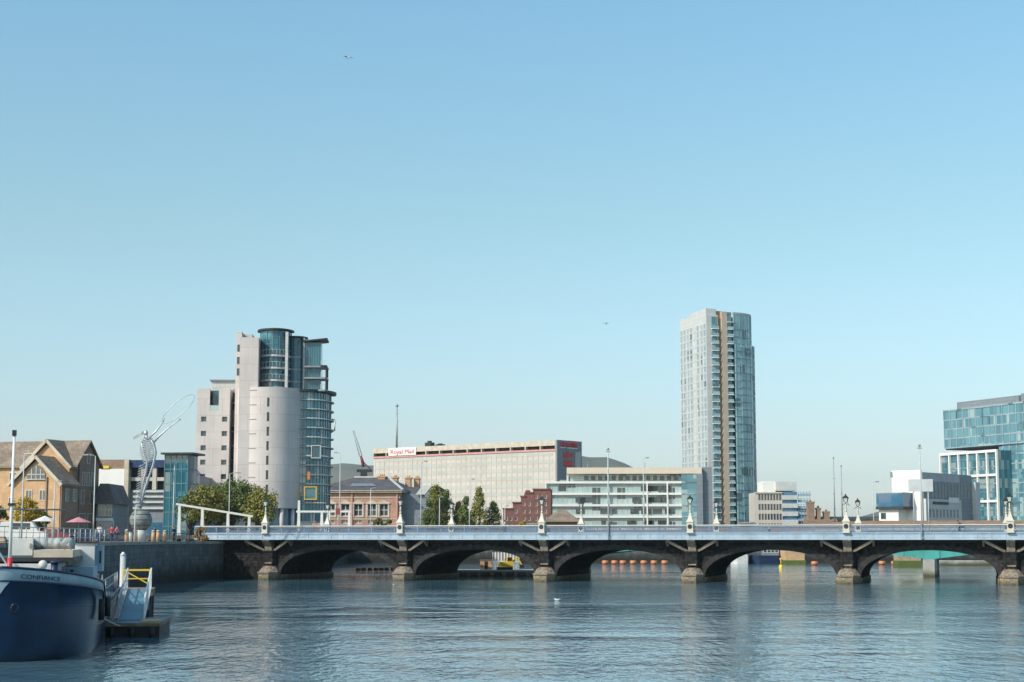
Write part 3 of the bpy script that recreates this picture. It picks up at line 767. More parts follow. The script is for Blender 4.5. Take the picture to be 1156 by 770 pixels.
# --- slim residential high-rise
def highrise():
    C0 = Vector((gx(799, 573, 480), 573.0, 0)); th = math.atan2(.287, .958)
    rt = thing('residential_tower', C0, th, 'slim tall residential tower with pale clad side and curved green glass end', 'high-rise')
    d = (cos(th), sin(th)); dd = (-sin(th), cos(th))
    X = lambda u, v=480: hit(C0, d, u, v)
    Yl = hit(C0, dd, 768.6, 480)
    H = lambda v: gz(v, 575, 800)
    zt = H(349); zb = QZ
    nf = 28; z0 = H(596); zs = [z0+(H(364)-z0)*i/nf for i in range(nf+1)]
    x1, x2, x3, x4, x5 = X(812), X(816), X(822), X(828), hit((C0.x+dd[0]*9, C0.y+dd[1]*9), d, 850.5, 480)
    # clad left face with vertical window strips
    b = MB(); T = Matrix.Rotation(-pi/2, 4, 'Z'); 
    # strips local to left face: coordinate along y
    ys = [Yl*(i+.5)/8 for i in range(8)]
    b.box(0, x1, 0, Yl, zb, zt-2.2); b.box(0, x1*.9, .3, Yl*.6, zt-2.2, zt); b.box(0.2, x1*.9, Yl*.6, Yl-.4, zt-2.2, zt-1)
    b.build('clad_block', M['light_clad'], rt)
    for i, y in enumerate(ys):
        if i in (3,): continue
        w_ = .62 if i % 2 else .95
        MB().box(-.06, .1, y-w_, y+w_, z0, H(366)).build('window_strip', M['pale_glass'], rt)
    b = MB()
    for z in zs[:-1]: b.box(-.1, .05, .3, Yl-.3, z-.2, z+.2)
    for y in ys: b.box(-.16, .05, y-1.25, y-1.05, z0, H(366))
    b.build('cladding_rib', M['light_clad'], rt)
    # front face: pale wall then balcony column
    MB().box(x1*.45, x1-.25, -.05, .02, z0, H(358)).build('window_strip', M['tower_glass'], rt)
    for i in range(nf):
        MB().box(x1*.42, x1-.02, -1.1, 0, zs[i], zs[i]+.22).build('balcony_slab', M['white_clad'], rt)
        MB().box(x1*.42, x1-.05, -1.08, -1.0, zs[i]+.22, zs[i]+1.1).build('balcony_glass', M['obel_glass'], rt)
    # tan recess and beige fin
    MB().box(x1, x2+.3, .9, Yl*.8, zb, H(351)).build('tan_recess', M['tan_clad'], rt)
    MB().box(x1-.5, x2+.5, 4, Yl*.7, zt-3, H(349.5)).build('roof_plant', M['dark_metal'], rt)
    MB().box(x2, x3, -.5, Yl*.7, zb, H(352)).build('beige_fin', M['beige_clad'], rt)
    MB().box(x3, x4, .4, Yl*.7, zb, H(352)).build('recess_glazing', M['tower_glass'], rt)
    for i in range(nf+1):
        z = zs[i] if i <= nf else 0
        MB().box(x3, x4+.2, -.8, .4, z, z+.22).build('balcony_slab', M['white_clad'], rt)
        if i < nf: MB().box(x3+.05, x4, -.76, -.7, z+.22, z+1.1).build('balcony_glass', M['obel_glass'], rt)
    # curved glass end
    cx, rx = x4-2.0, x5-x4+2.0
    zsp = H(388)
    for i in range(nf):
        up = zs[i] > zsp-1
        r_ = rx-(1.0 if up else 0)
        MB().arc(cx, 9, r_, 10.0 if not up else 9.3, -79, 20, zs[i]+.35, zs[i+1] if i < nf-1 else H(354), 14, .2).build('curved_glazing', M['obel_glass'], rt)
        MB().arc(cx, 9, r_+.16, 10.16 if not up else 9.46, -79, 20, zs[i], zs[i]+.35, 14, .6).build('floor_band', M['teal_glass'], rt)
    MB().arc(cx, 9, rx-.9, 9.4, -80, 20, H(354), H(352), 14, .8).build('roof_rim', M['light_clad'], rt)
    for a in range(-78, 22, 11):
        MB().box(cx+(rx+.08)*cos(R(a))-.09, cx+(rx+.08)*cos(R(a))+.09, 9+10.08*sin(R(a))-.09, 9+10.08*sin(R(a))+.09, z0, zsp).build('mullion', M['pale_glass'], rt)
        MB().box(cx+(rx-.94)*cos(R(a))-.08, cx+(rx-.94)*cos(R(a))+.08, 9+9.36*sin(R(a))-.08, 9+9.36*sin(R(a))+.08, zsp, H(354)).build('mullion', M['pale_glass'], rt)
    MB().box(x4-2, x5-3, 4, Yl*.6, zb, H(356)).build('core', M['tower_glass'], rt)
    MB().arc(cx, 9, rx-.5, 9.5, -79, 20, zb, z0, 14, .2).build('lobby_glazing', M['deep_glass'], rt)
highrise()

# --- sorting office
def mail():
    C0 = Vector((gx(628, 540), 540.0, 0)); ang = math.atan2(592-540, gx(421, 592)-gx(628, 540))   # direction right->left
    e = Vector((cos(ang), sin(ang))); L = (Vector((gx(421, 592), 592))-Vector((C0.x, 540))).length
    th = ang-pi           # local x = left -> right
    O = Vector((C0.x+e.x*L, C0.y+e.y*L, 0))
    rt = thing('sorting_office', O, th, 'long beige postal sorting office with gridded facade and rooftop box signs', 'office building')
    H = lambda v: gz(v, 540)
    zt = H(497); zg = H(508.5); W = 34.0
    # right side width from the photo
    dd = (-sin(th), cos(th)); W = hit(C0, dd, 655)
    b = MB(); b.box(0, L, 0, W, QZ, zg); b.build('wall', M['mail_wall'], rt)
    nrow = 10; hz = (zg-8)/nrow
    for i in range(nrow):
        z0 = 8+i*hz
        MB().box(.8, L-1.2, -.06, .05, z0+.95, z0+hz-.25).build('window_band', M['mail_glass'], rt)
    b = MB(); x = .8
    while x < L-1: b.box(x-.1, x+.1, -.12, 0, 6, zg-.2); x += 2.25
    b.build('pilaster', M['mail_wall'], rt)
    MB().box(-.2, L, -.35, .3, zg-.1, zg+.5).build('pink_cornice', M['pink_band'], rt)
    # roof boxes
    nb = 13; w_ = L/nb
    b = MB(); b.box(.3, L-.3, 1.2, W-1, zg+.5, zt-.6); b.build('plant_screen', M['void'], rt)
    b = MB(); b.box(0, L, -.3, W, zt-1.7, zt)
    for i in range(nb+1): b.box(i*w_-.2 if i else 0, min(i*w_+.2, L), -.32, W*.98, zg+.5, zt-1.7)
    b.build('roof_frame', M['trim_stone'], rt)
    # sign on the front
    d = (cos(th), sin(th)); s0, s1 = hit(O, d, 439), hit(O, d, 470)
    sb = MB().box(s0, s1, -.6, -.33, zg+.55, zt-.1).build('sign_board', M['white_clad'], rt)
    t = text_mesh('Royal Mail', 2.1, .03, 1.3, .0); t.materials.append(M['red_paint'])
    link('lettering', t, sb, loc=((s0+s1)/2, -.68, zg+1.1))
    # grey right end
    MB().box(L, L+.7, -.3, W+.2, QZ, zt+.1).build('end_wall', M['grey_clad'], rt)
    sb = MB().box(L+.7, L+.9, W*.12, W*.82, H(505.5), H(504.5)).build('sign_underline', M['white_clad'], rt)
    t = text_mesh('Royal Mail', 2.6, .05, 1.0, .06); t.materials.append(M['red_paint'])
    o = link('lettering', t, sb, loc=(L+.95, W*.47, H(504)), rot=(0, 0, pi/2)); o.scale = (W*.66/(max(v.co.x for v in t.vertices)*2), 1, 1.05)
    em = MB(); y = W*.42
    em.extx([(y-2.2, H(516)), (y+2.2, H(516)), (y+2.6, H(510)), (y+1.2, H(512.5)), (y, H(509)), (y-1.2, H(512.5)), (y-2.6, H(510))], L+.72, L+.9)
    em.box(L+.72, L+.9, y-2.2, y+2.2, H(526), H(518.5)); em.build('emblem', M['red_paint'], rt)
    MB().box(L+.72, L+.86, W*.72, W*.95, H(530), H(509)).build('stair_glazing', M['mail_glass'], rt)
    for i, xx in enumerate((hit(O, d, 478), hit(O, d, 490))):
        b = MB(); b.box(xx-1.4, xx+1.4, 2, 4, zt, zt+(1.5 if i == 0 else .7)); b.box(xx-.6, xx+.6, 2.4, 3.4, zt+(1.5 if i == 0 else .7), zt+(2.1 if i == 0 else 1.0)); b.build('roof_plant', M['dark_metal'], rt)
mail()
def mast(u, v0, v1, Y, name, label, r=.25, mat='grey_metal'):
    p = pt(u, v0, Y); x = gx(u, Y); z1 = gz(v1, Y)
    rt = thing(name, (x, Y, 0), 0, label, 'mast')
    b = MB(); b.tube([(0, 0, z1), (0, 0, p.z)], [r, r*.4], 6); b.build('pole', M[mat], rt)
    b = MB(); n = int((p.z-z1)/3)
    for i in range(n): b.box(-r*1.6, r*1.6, -.04, .04, z1+i*3, z1+i*3+.12)
    b.ball((0, 0, p.z), r*1.3, 0, 8, 6)
    b.build('crosspiece', M[mat], rt)
mast(447, 458, 512, 620, 'radio_mast', 'thin grey radio mast rising behind the beige sorting office', .45)
# crane
p = pt(405, 540, 520)
cr = thing('tower_crane', (gx(410, 520), 520, 0), 0, 'luffing crane jib leaning left above the slate roof', 'crane')
b = MB(); a_ = Vector((0, 0, gz(527, 520))); c_ = Vector((gx(397.5, 520)-gx(410, 520), 0, gz(486, 520)))
m_ = a_.lerp(c_, .3)
def lat(b, a, c, w_, n):
    t = (c-a); pr = t.cross(Vector((0, 1, 0))).normalized()
    for sg in (-1, 1): b.tube([a+pr*sg*w_, c+pr*sg*w_*.4], .09, 4)
    for i in range(n): b.tube([a+t*i/n+pr*w_*(1 if i % 2 else -1)*(1-.6*i/n), a+t*(i+1)/n-pr*w_*(1 if i % 2 else -1)*(1-.6*(i+1)/n)], .06, 4)
lat(b, m_, c_, .45, 12); b.build('jib_tip', M['grey_metal'], cr)
b = MB(); lat(b, a_, m_, .6, 6); b.tube([a_, m_], .35, 4); b.build('jib_base', M['maroon'], cr)
b = MB(); b.box(-2.2, 2.6, -1, 1, gz(533, 520), gz(530, 520)); b.box(-1, 1, -1, 1, QZ, gz(533, 520)); b.tube([(2.4, 0, gz(531, 520)), (-.8, 0, gz(519, 520))], .12, 4); b.build('machinery_deck', M['dark_metal'], cr)

# --- pink brick building with slate roof
def custom():
    Zc = 385.0
    th = R(-6); xr = gx(450, Zc); O = Vector((gx(352, Zc+8), Zc+8, 0)); d = (cos(th), sin(th))
    rt = thing('brick_customs_hall', O, th, 'pink brick hall with hipped slate roof and tall hooded windows', 'public building')
    L = hit(O, d, 451); H = lambda v: gz(v, Zc-2)
    ze = H(555); W = 30
    n = 7; step = L/n
    cs = [hit(O, d, u) for u in (361, 373, 389.5, 404, 419.5, 433)]
    hs = []
    for c_ in cs:
        hs.append((c_-1.0, c_+1.0, H(582), H(568))); hs.append((c_-.9, c_+.9, H(591), H(587)))
    b = MB(); b.holes(0, L, QZ, ze, hs, .4); b.box(0, .3, .01, W, QZ, ze); b.box(L-.3, L, .01, W, QZ, ze); b.box(0, L, W-.3, W, QZ, ze)
    b.build('wall', M['brick_pink'], rt)
    for h in hs: window(rt, (h[0]+h[1])/2, h[2], h[1]-h[0], h[3]-h[2], y=.3, bars=(2, 2), fr=.12)
    for c_ in cs:
        b = MB(); b.box(c_-1.35, c_-1.0, -.18, .0, H(583), H(568)); b.box(c_+1.0, c_+1.35, -.18, 0, H(583), H(568))
        b.extr([(c_-1.5, H(568)), (c_+1.5, H(568)), (c_+1.5, H(567)), (c_, H(563.5)), (c_-1.5, H(567))], -.3, 0)
        b.box(c_-1.4, c_+1.4, -.22, 0, H(583.5), H(582.8)); b.build('window_surround', M['trim_stone'], rt)
    b = MB(); b.box(0, L+.1, -.15, 0, H(586), H(585)); b.box(0, L+.1, -.12, 0, H(561), H(560))
    b.build('string_course', M['trim_stone'], rt)
    b = MB(); b.box(-.2, L+.6, -.9, W, ze, H(553)); b.box(-.3, L+.8, -1.2, W+.1, H(553), H(551.8)); b.build('cornice', M['trim_stone'], rt)
    for c_ in (hit(O, d, 397), hit(O, d, 448)): MB().box(c_-.15, c_+.15, -.35, -.02, QZ, ze).build('downpipe', M['pink_band'], rt)
    zr = H(543.0); z0 = H(551.8)
    b = MB(); x0, x1, y0, y1 = -.4, L+.9, -1.3, W+.2
    rx0, rx1, ry = x0+8, hit(O, d, 418)+2, W*.4
    vs = [(x0, y0, z0), (x1, y0, z0), (x1, y1, z0), (x0, y1, z0), (rx0, ry, zr+1.6), (rx1, ry, zr+1.6)]
    b.add(vs, [(0, 1, 5, 4), (1, 2, 5), (2, 3, 4, 5), (3, 0, 4)]); b.build('slate_roof', M['roof_slate'], rt)
    b = MB(); b.beam((x1, y0, z0+.05), (rx1, ry, zr+1.7), .5, .3); b.beam((rx0, ry, zr+1.7), (rx1, ry, zr+1.7), .5, .3); b.build('lead_ridge', M['light_clad'], rt)
    rl = lambda y: (y, z0+(y-y0)/(ry-y0)*(zr+1.6-z0)+.12)
    MB().add([(rx0+1, rl(2.0)[0], rl(2.0)[1]), (rx1-1, rl(2.0)[0], rl(2.0)[1]), (rx1-2.5, rl(5.0)[0], rl(5.0)[1]), (rx0+1, rl(5.0)[0], rl(5.0)[1])], [(0, 1, 2, 3)]).build('roof_light', M['grey_clad'], rt)
    for u0, u1, y in ((415, 423, 11), (425, 431, 17), (437, 443, 20), (445, 451, 22)):
        a0, a1 = hit(O, d, u0), hit(O, d, u1)
        k_ = 1+y/Zc; a0 *= k_; a1 *= k_
        b = MB(); b.box(a0, a1, y-1, y+1, zr-3, H(538.5)+.6); b.box(a0-.2, a1+.2, y-1.2, y+1.2, H(538.5)+.6, H(537)+.6)
        for q in range(3): xx = a0+.4+(a1-a0-.8)*q/2; b.cyl(xx, y, H(537)+.6, H(534.5)+.6, .25, .2, 8)
        b.build('chimney', M['brick_tan'], rt)
    # rear wing with dark side and white gable
    wx = hit(O, d, 451)
    b = MB(); b.box(wx+.05, wx+7, 3, 26, QZ, H(556)); b.build('side_wing', M['grey_clad'], rt)
    b = MB(); q0, q1 = wx+.5, wx+8.2
    b.extx([(5, H(556)), (27, H(556)), (27, H(549)), (16, H(546))], wx-4, wx+7.2); b.build('wing_roof', M['roof_slate'], rt)
    b = MB(); b.extr([(wx+3.4, H(557)), (wx+5.0, H(546.5)), (wx+7.4, H(546.5)), (wx+5.6, H(557))], 2.2, 2.5); b.build('white_bargeboard', M['light_clad'], rt)
    b = MB(); b.extr([(wx+5.6, H(557)), (wx+7.4, H(547)), (wx+9.4, H(557))], 2.3, 12); b.box(wx+5.6, wx+9.4, 2.3, 12, QZ, H(557)); b.build('gable_end', M['grey_clad'], rt)
custom()

# --- red brick stepped offices
def brickoffice():
    Y = 455.0; rt = thing('stepped_brick_office', (gx(568, Y), Y, 0), R(-3), 'dark red brick office stepping up in terraces beside the glass office', 'office building')
    X = lambda u: gx(u, Y)-gx(568, Y); H = lambda v: gz(v, Y)
    steps = [(568, 579, 575), (579, 588, 568), (588, 594, 561), (594, 602, 557), (602, 622, 553)]
    b = MB(); wins = []
    for u0, u1, v in steps:
        hs = []
        x = X(u0)+.5
        while x < X(u1)-.9:
            z = 8.0
            while z < H(v)-1.8: hs.append((x, x+.75, z, z+1.1)); z += 2.0
            x += 1.25
        b.holes(X(u0), X(u1), QZ, H(v), hs, .25); wins += hs
        b.box(X(u0), X(u1), .27, 14, QZ, H(v)-.01)
    b.build('wall', M['brick_red'], rt)
    b = MB()
    for u0, u1, v in steps: b.box(X(u0)-.2, X(u1), -.25, 14, H(v)+.0, H(v)+.35)
    b.build('parapet', M['brick_red'], rt)
    for h in wins[:100]: window(rt, (h[0]+h[1])/2, h[2], h[1]-h[0], h[3]-h[2], y=.14, fr=.14, frame='trim_stone')
    if len(wins) > 100:
        m2 = MB()
        for h in wins[100:]: m2.box(h[0], h[1], .15, .2, h[2], h[3])
        o = m2.build('window', M['dark_glass'], rt, kind='stuff')
    b = MB(); b.extr([(X(590), H(561)), (X(600), H(561)), (X(597), H(553)), (X(593), H(553))], 3, 9); b.build('roof_stair_house', M['brick_red'], rt)
brickoffice()

# --- glass office
def office():
    Y = 480.0; th = R(-2); O = Vector((gx(616, Y), Y, 0)); d = (cos(th), sin(th)); dd = (-sin(th), cos(th))
    rt = thing('glass_office', O, th, 'long low glass office with white floor bands and a cream roof', 'office building')
    X = lambda u: hit(O, d, u); H = lambda v: gz(v, Y-3)
    x1, x2, x3, x4 = X(770), X(790), X(794), X(805)
    fl = [H(v) for v in (610, 597.5, 584, 571, 558, 545)]
    for i in range(5):
        o = MB().box(.4, x1, .9, 1.0, max(QZ, fl[i])+.35, fl[i+1]).build('window_band', M['office_glass'], rt)
        MB().box(0, x1, 0, 16, fl[i+1]-.12, fl[i+1]+.5).build('floor_band', M['white_clad'], rt)
        b = MB(); x = .4; k_ = 0
        while x < x1: b.box(x-.06, x+.06, .8, .92, max(QZ, fl[i])+.35, fl[i+1]-.12); x += 1.45
        b.box(.4, x1, .8, .88, (fl[i]+fl[i+1])/2+.9, (fl[i]+fl[i+1])/2+1.0)
        b.build('mullion', M['light_clad'], rt)
        # open dark windows and blinds in runs
        r = random.Random(i+11)
        for _ in range(9):
            x = r.uniform(1, x1-4) if r.random() < .5 else r.uniform(x1*.7, x1-3); w_ = r.uniform(1.0, 3.2); zz = max(QZ, fl[i])+1.0
            MB().box(x, x+w_, .78, .9, zz, zz+1.5).build('dark_window', M['dark_glass'], rt)
    for u in (616, 687, 731, 754): MB().box(X(u)-.2, X(u)+.2, -.15, .3, QZ, fl[5]-.1).build('column', M['white_clad'], rt)
    # top floor set back, cream roof
    MB().box(X(641), x1, 2.4, 2.5, fl[5]+.5, H(535)).build('window_band', M['office_glass'], rt)
    b = MB(); x = X(641)
    while x < x1: b.box(x-.3, x+.3, 2.2, 2.4, fl[5]+.5, H(535)); x += 2.9
    b.build('mullion', M['light_clad'], rt)
    r = random.Random(4)
    for i in range(14): x = X(660)+i*2.0; MB().box(x, x+1.2, 2.15, 2.25, fl[5]+.9, H(536.5)).build('dark_window', M['dark_glass'], rt)
    b = MB(); b.box(X(640), x3-.2, -.4, 17, H(534.5), H(527.5)); b.build('roof', M['cream_roof'], rt)
    MB().box(X(632), X(640), 3, 14, fl[5]+.4, H(541)).build('roof_plant', M['grey_metal'], rt)
    # glazed corner and grey end
    MB().box(x1, x2, -.2, 16, QZ, H(535)).build('corner_glazing', M['tower_glass'], rt)
    b = MB()
    for v in (545, 558, 571, 584): b.box(x1, x2+.1, -.32, -.18, H(v), H(v)+.4)
    b.build('transom', M['pale_glass'], rt)
    MB().box(X(787), x3, -.5, 16, QZ, H(534.6)).build('grey_pier', M['grey_clad'], rt)
    MB().box(x3-.1, x4, 1, 20, QZ, H(527)).build('end_wall', M['grey_clad'], rt)
    MB().box(0, x1, 1.1, 16, QZ, fl[5]-.2).build('core', M['office_glass'], rt)
    for i, u in enumerate((664, 730)): 
        MB().cyl(X(u), 6, H(528), H(521), .12, .08, 6).build('roof_aerial', M['grey_metal'], rt)
office()
# brown hipped pavilion roof
Y = 372
rt = thing('riverside_pavilion', (gx(635, Y), Y, 0), 0, 'small pavilion with brown hipped roof just above the bridge railing', 'pavilion')
xw = (gx(657, Y)-gx(613, Y))/2; z0, z1 = gz(589, Y), gz(575, Y)
MB().box(-xw*.85, xw*.85, 1, 9, QZ, z0).build('wall', M['brick_brown'], rt)
MB().add([(-xw, 0, z0), (xw, 0, z0), (xw, 10, z0), (-xw, 10, z0), (-xw*.18, 5, z1), (xw*.18, 5, z1)], [(0, 1, 5, 4), (1, 2, 5), (2, 3, 4, 5), (3, 0, 4), (3, 2, 1, 0)]).build('hipped_roof', M['roof_brown'], rt)

# --- pale block right of the high-rise
def pale():
    Y = 540.0; O = Vector((gx(853, Y), Y, 0)); rt = thing('pale_office_block', O, 0, 'pale office block with white rooftop box and striped right end', 'office building')
    X = lambda u: gx(u, Y)-O.x; H = lambda v: gz(v, Y)
    hs = []
    for i in range(8):
        for v in (565, 576, 587, 598):
            x = X(857)+i*(X(884)-X(857))/8; hs.append((x, x+.75, H(v), H(v)+2.0))
    b = MB(); b.holes(0, X(884), QZ, H(556), hs, .3); b.box(0, X(884), .32, 14, QZ, H(556)-.02); b.build('wall', M['mail_wall'], rt)
    for h in hs: window(rt, (h[0]+h[1])/2, h[2], h[1]-h[0], h[3]-h[2], y=.2, fr=.08, frame='grey_metal')
    MB().box(X(853), X(884), -.3, 0, H(557), H(555.5)).build('parapet', M['trim_stone'], rt)
    MB().box(X(863.5), X(877), 1, 14, H(556), H(543)).build('rooftop_box', M['white_clad'], rt)
    MB().box(X(877), X(901), .5, 14, H(554), H(543.5)).build('rooftop_box', M['light_clad'], rt, 'grey half of the rooftop box')
    for i in range(5):
        v = 555+i*9.2; z1 = H(v); z0 = max(QZ, H(v+9.2))
        MB().box(X(884), X(901.5), -.2, 14, z0, z0+(z1-z0)*.55).build('floor_band', M['light_clad'], rt)
        MB().box(X(884), X(901), .3, 13.5, z0+(z1-z0)*.55, z1).build('window_band', M['blue_glass'], rt)
    MB().box(X(903), X(914), 2, 12, QZ, H(572)).build('stair_block', M['grey_clad'], rt)
    b = MB()
    for i in range(5): b.box(X(902)+i*.95, X(902)+i*.95+.12, .5, .62, QZ, H(554))
    for v in (556, 563, 570, 577, 584): b.box(X(902), X(902)+4.2, .5, .62, H(v), H(v)+.15); b.box(X(902), X(902)+4.2, .66, .7, H(v)-1.2, H(v)-.3)
    b.build('scaffold', M['boat_blue'], rt)
pale()
def block(u0, u1, v0, Y, dep, mat, name, label, cat, extra=None, rz=0):
    O = Vector((gx(u0, Y), Y, 0)); rt = thing(name, O, rz, label, cat)
    X = lambda u: gx(u, Y)-O.x; H = lambda v: gz(v, Y)
    MB().box(0, X(u1), 0, dep, QZ, H(v0)).build('wall', M[mat], rt)
    if extra: extra(rt, X, H)
    return rt
MB_ = MB
def chim(rt, X, H):
    b = MB()
    for u0, u1, v in ((913.5, 921, 568), (924, 928, 575), (932, 938, 579)):
        b.box(X(u0), X(u1), 1, 4, H(590), H(v)); b.box(X(u0)-.15, X(u1)+.15, .9, 4.1, H(v), H(v)+.5)
        b.cyl((X(u0)+X(u1))/2, 2.5, H(v)+.5, H(v)+1.1, .35, .3, 8)
    b.build('chimney', M['brick_brown'], rt)
    b = MB(); b.extx([(0, H(588)), (8, H(588)), (4, H(583))], 0, X(946)); b.build('roof', M['roof_brown'], rt)
block(912, 946, 588, 500, 8, 'brick_brown', 'brick_warehouse', 'brown brick warehouse with tall chimney stacks beside the pale block', 'warehouse', chim)
def lowb(rt, X, H):
    b = MB(); b.extx([(-.3, H(586.5)), (12.3, H(586.5)), (6, H(583))], -.3, X(1003)+.3); b.build('roof', M['roof_brown'], rt)
    for i in range(8): window(rt, X(945)+2+i*2.2, H(590), 1.0, 1.2, y=-.06, frame='grey_metal')
block(940, 1003, 586.5, 620, 12, 'brick_brown', 'low_brick_terrace', 'low brown roofed terrace under the distant hill', 'terrace', lowb)

# --- hotel
def hotel():
    Y = 470.0; C0 = Vector((gx(1044, Y), Y, 0)); th = R(50)     # right face recedes steeply
    d = (cos(th), sin(th)); dl = (sin(th), -cos(th))
    rt = thing('riverside_hotel', C0, th, 'white and dark grey hotel with a projecting blue glass box', 'hotel')
    H = lambda v: gz(v, Y); X = lambda u, p=(C0.x, Y): hit(p, d, u)
    L = X(1099); dep = (-sin(th), cos(th))       # left face goes along local +y
    Yl = hit(C0, dep, 1010)
    L1 = X(1085)
    b = MB(); b.box(0, L, 0, Yl, QZ, H(533)); b.build('dark_block', M['grey_clad'], rt)
    MB().box(-.4, .02, .3, Yl+.2, H(600), H(530.5)).build('white_wall', M['white_clad'], rt)
    MB().box(-.6, -.35, Yl*.99, Yl*1.06, H(538), H(532)).build('sign_square', M['grey_clad'], rt)
    # penthouse strip and window rows on the dark face
    MB().box(.2, L1, -.12, .05, H(543), H(533.5)).build('plant_screen', M['blue_glass'], rt)
    nw = 13
    for r_ in range(2):
        for i in range(nw):
            x = L1*.13+i*(L-L1*.17)/nw; window(rt, x+.5, H(552+9*r_), 1.0, 1.9, y=-.10, rz=0, frame='light_clad', fr=.1, bars=(2, 1))
    MB().box(0, L1*.98, -.7, 0, H(596), H(563)).build('lower_clad', M['light_clad'], rt, 'paler grey cladding of the lower floors')
    for i in range(9):
        x = L1*.1+i*L1*.095; window(rt, x, H(584), .9, 2.4, y=-.78, frame='grey_metal', fr=.08)
    MB().box(L1*.18, L1*.6, -.95, -.7, H(569), H(566)).build('canopy', M['dark_metal'], rt)
    sg = MB().box(L1*.62, L1*.9, -.9, -.7, H(566.5), H(560.5)).build('sign_board', M['white_clad'], rt)
    MB().box(L+.01, L+3.0, -1.2, 6, QZ, H(541)).build('grey_stair_tower', M['light_clad'], rt)
    # blue glass box to the left
    q = Yl*.12
    o = MB().box(-6.6, -.4, Yl*.35, Yl*1.22, H(572), H(557)).build('projecting_box', M['blue_glass'], rt)
    MB().box(-6.7, -.4, Yl*.33, Yl*1.24, H(575), H(572)).build('box_soffit', M['void'], rt)
    MB().box(-6.7, -.4, Yl*.33, Yl*1.24, H(557), H(556)).build('box_roof', M['pale_glass'], rt)
    MB().box(-5.5, -.4, Yl*.55, Yl*1.2, QZ, H(575)).build('lower_white_wall', M['white_clad'], rt)
    window(rt, -(Yl*1.05), H(586), 1.6, 1.8, y=-5.6, rz=-pi/2, frame='grey_metal')
hotel()
# --- tall glass office at right
def glassoffice():
    Y = 600.0; C0 = Vector((gx(1066, Y, 480), Y, 0)); th = -math.atan2(37, gx(1156, 558)-gx(1066, 600))
    d = (cos(th), sin(th))
    rt = thing('glass_office_tower', C0, th, 'large teal glass office with a white grid frame on its lower left', 'office building')
    H = lambda v, Z_=600.0: gz(v, Z_); X = lambda u, v=500: hit(C0, d, u, v)
    L = X(1156)+22
    z = [H(v) for v in (602, 591.5, 581, 570.5, 560, 549.5, 539, 528.5, 518, 507, 496.5, 486, 475.5, 465)]
    for i in range(13):
        x0 = 0 if i >= 9 else X(1128)-1
        MB().box(x0, L, 0 if i >= 9 else .6, 25, max(QZ, z[i])+.45, z[i+1]).build('window_band', M['tower_glass'], rt)
        MB().box(x0, L, -.1 if i >= 9 else .5, 25.1, max(QZ, z[i]), max(QZ, z[i])+.45).build('spandrel', M['pale_glass'], rt)
    b = MB(); x = 0
    while x < L: b.box(x-.13, x+.13, -.22, 0, z[9], z[13]+.5); x += 3.55
    x = X(1131)
    while x < L: b.box(x-.13, x+.13, .38, .6, QZ, z[9]); x += 3.55
    b.build('mullion', M['pale_glass'], rt)
    MB().box(0, L, -.25, 25.2, z[13], z[13]+.55).build('roof_edge', M['pale_glass'], rt)
    o = MB(); o.box(X(1074), X(1144), 3, 22, z[13]+.55, H(455)); o.box(X(1144), L-2, 4, 21, z[13]+.55, H(455)+.6); o.build('plant_screen', M['grey_clad'], rt)
    # cantilever soffit
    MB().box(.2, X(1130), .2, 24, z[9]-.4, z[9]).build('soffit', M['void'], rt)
    # white framed block in front of lower floors
    fy = -6.0; P0 = C0+Vector((-sin(th)*fy, cos(th)*fy, 0)); Xf = lambda u: hit(P0, d, u)
    x0, x1 = Xf(1063), Xf(1128); zt = H(512, 594)
    MB().box(x0+.6, x1-.1, fy+.8, 5, QZ, zt-.3).build('glazing', M['deep_glass'], rt)
    b = MB(); t = .55; n = 6
    b.box(x0, x1, fy, fy+.8, zt-.9, zt)
    for i in range(n+1):
        x = x0+(x1-x0-t)*i/n; b.box(x, x+t, fy+.003, fy+.8, QZ, zt-.9)
    for v in (540, 568): b.box(x0+t, x1-t, fy+.006, fy+.75, H(v)-.4, H(v)+.4)
    b.build('white_frame', M['white_clad'], rt)
    b = MB()
    for v in (522, 531, 549, 558, 577, 586): b.box(x0+t, x1-t, fy+.6, fy+.78, H(v)-.15, H(v)+.15)
    b.build('transom', M['tower_glass'], rt)
glassoffice()

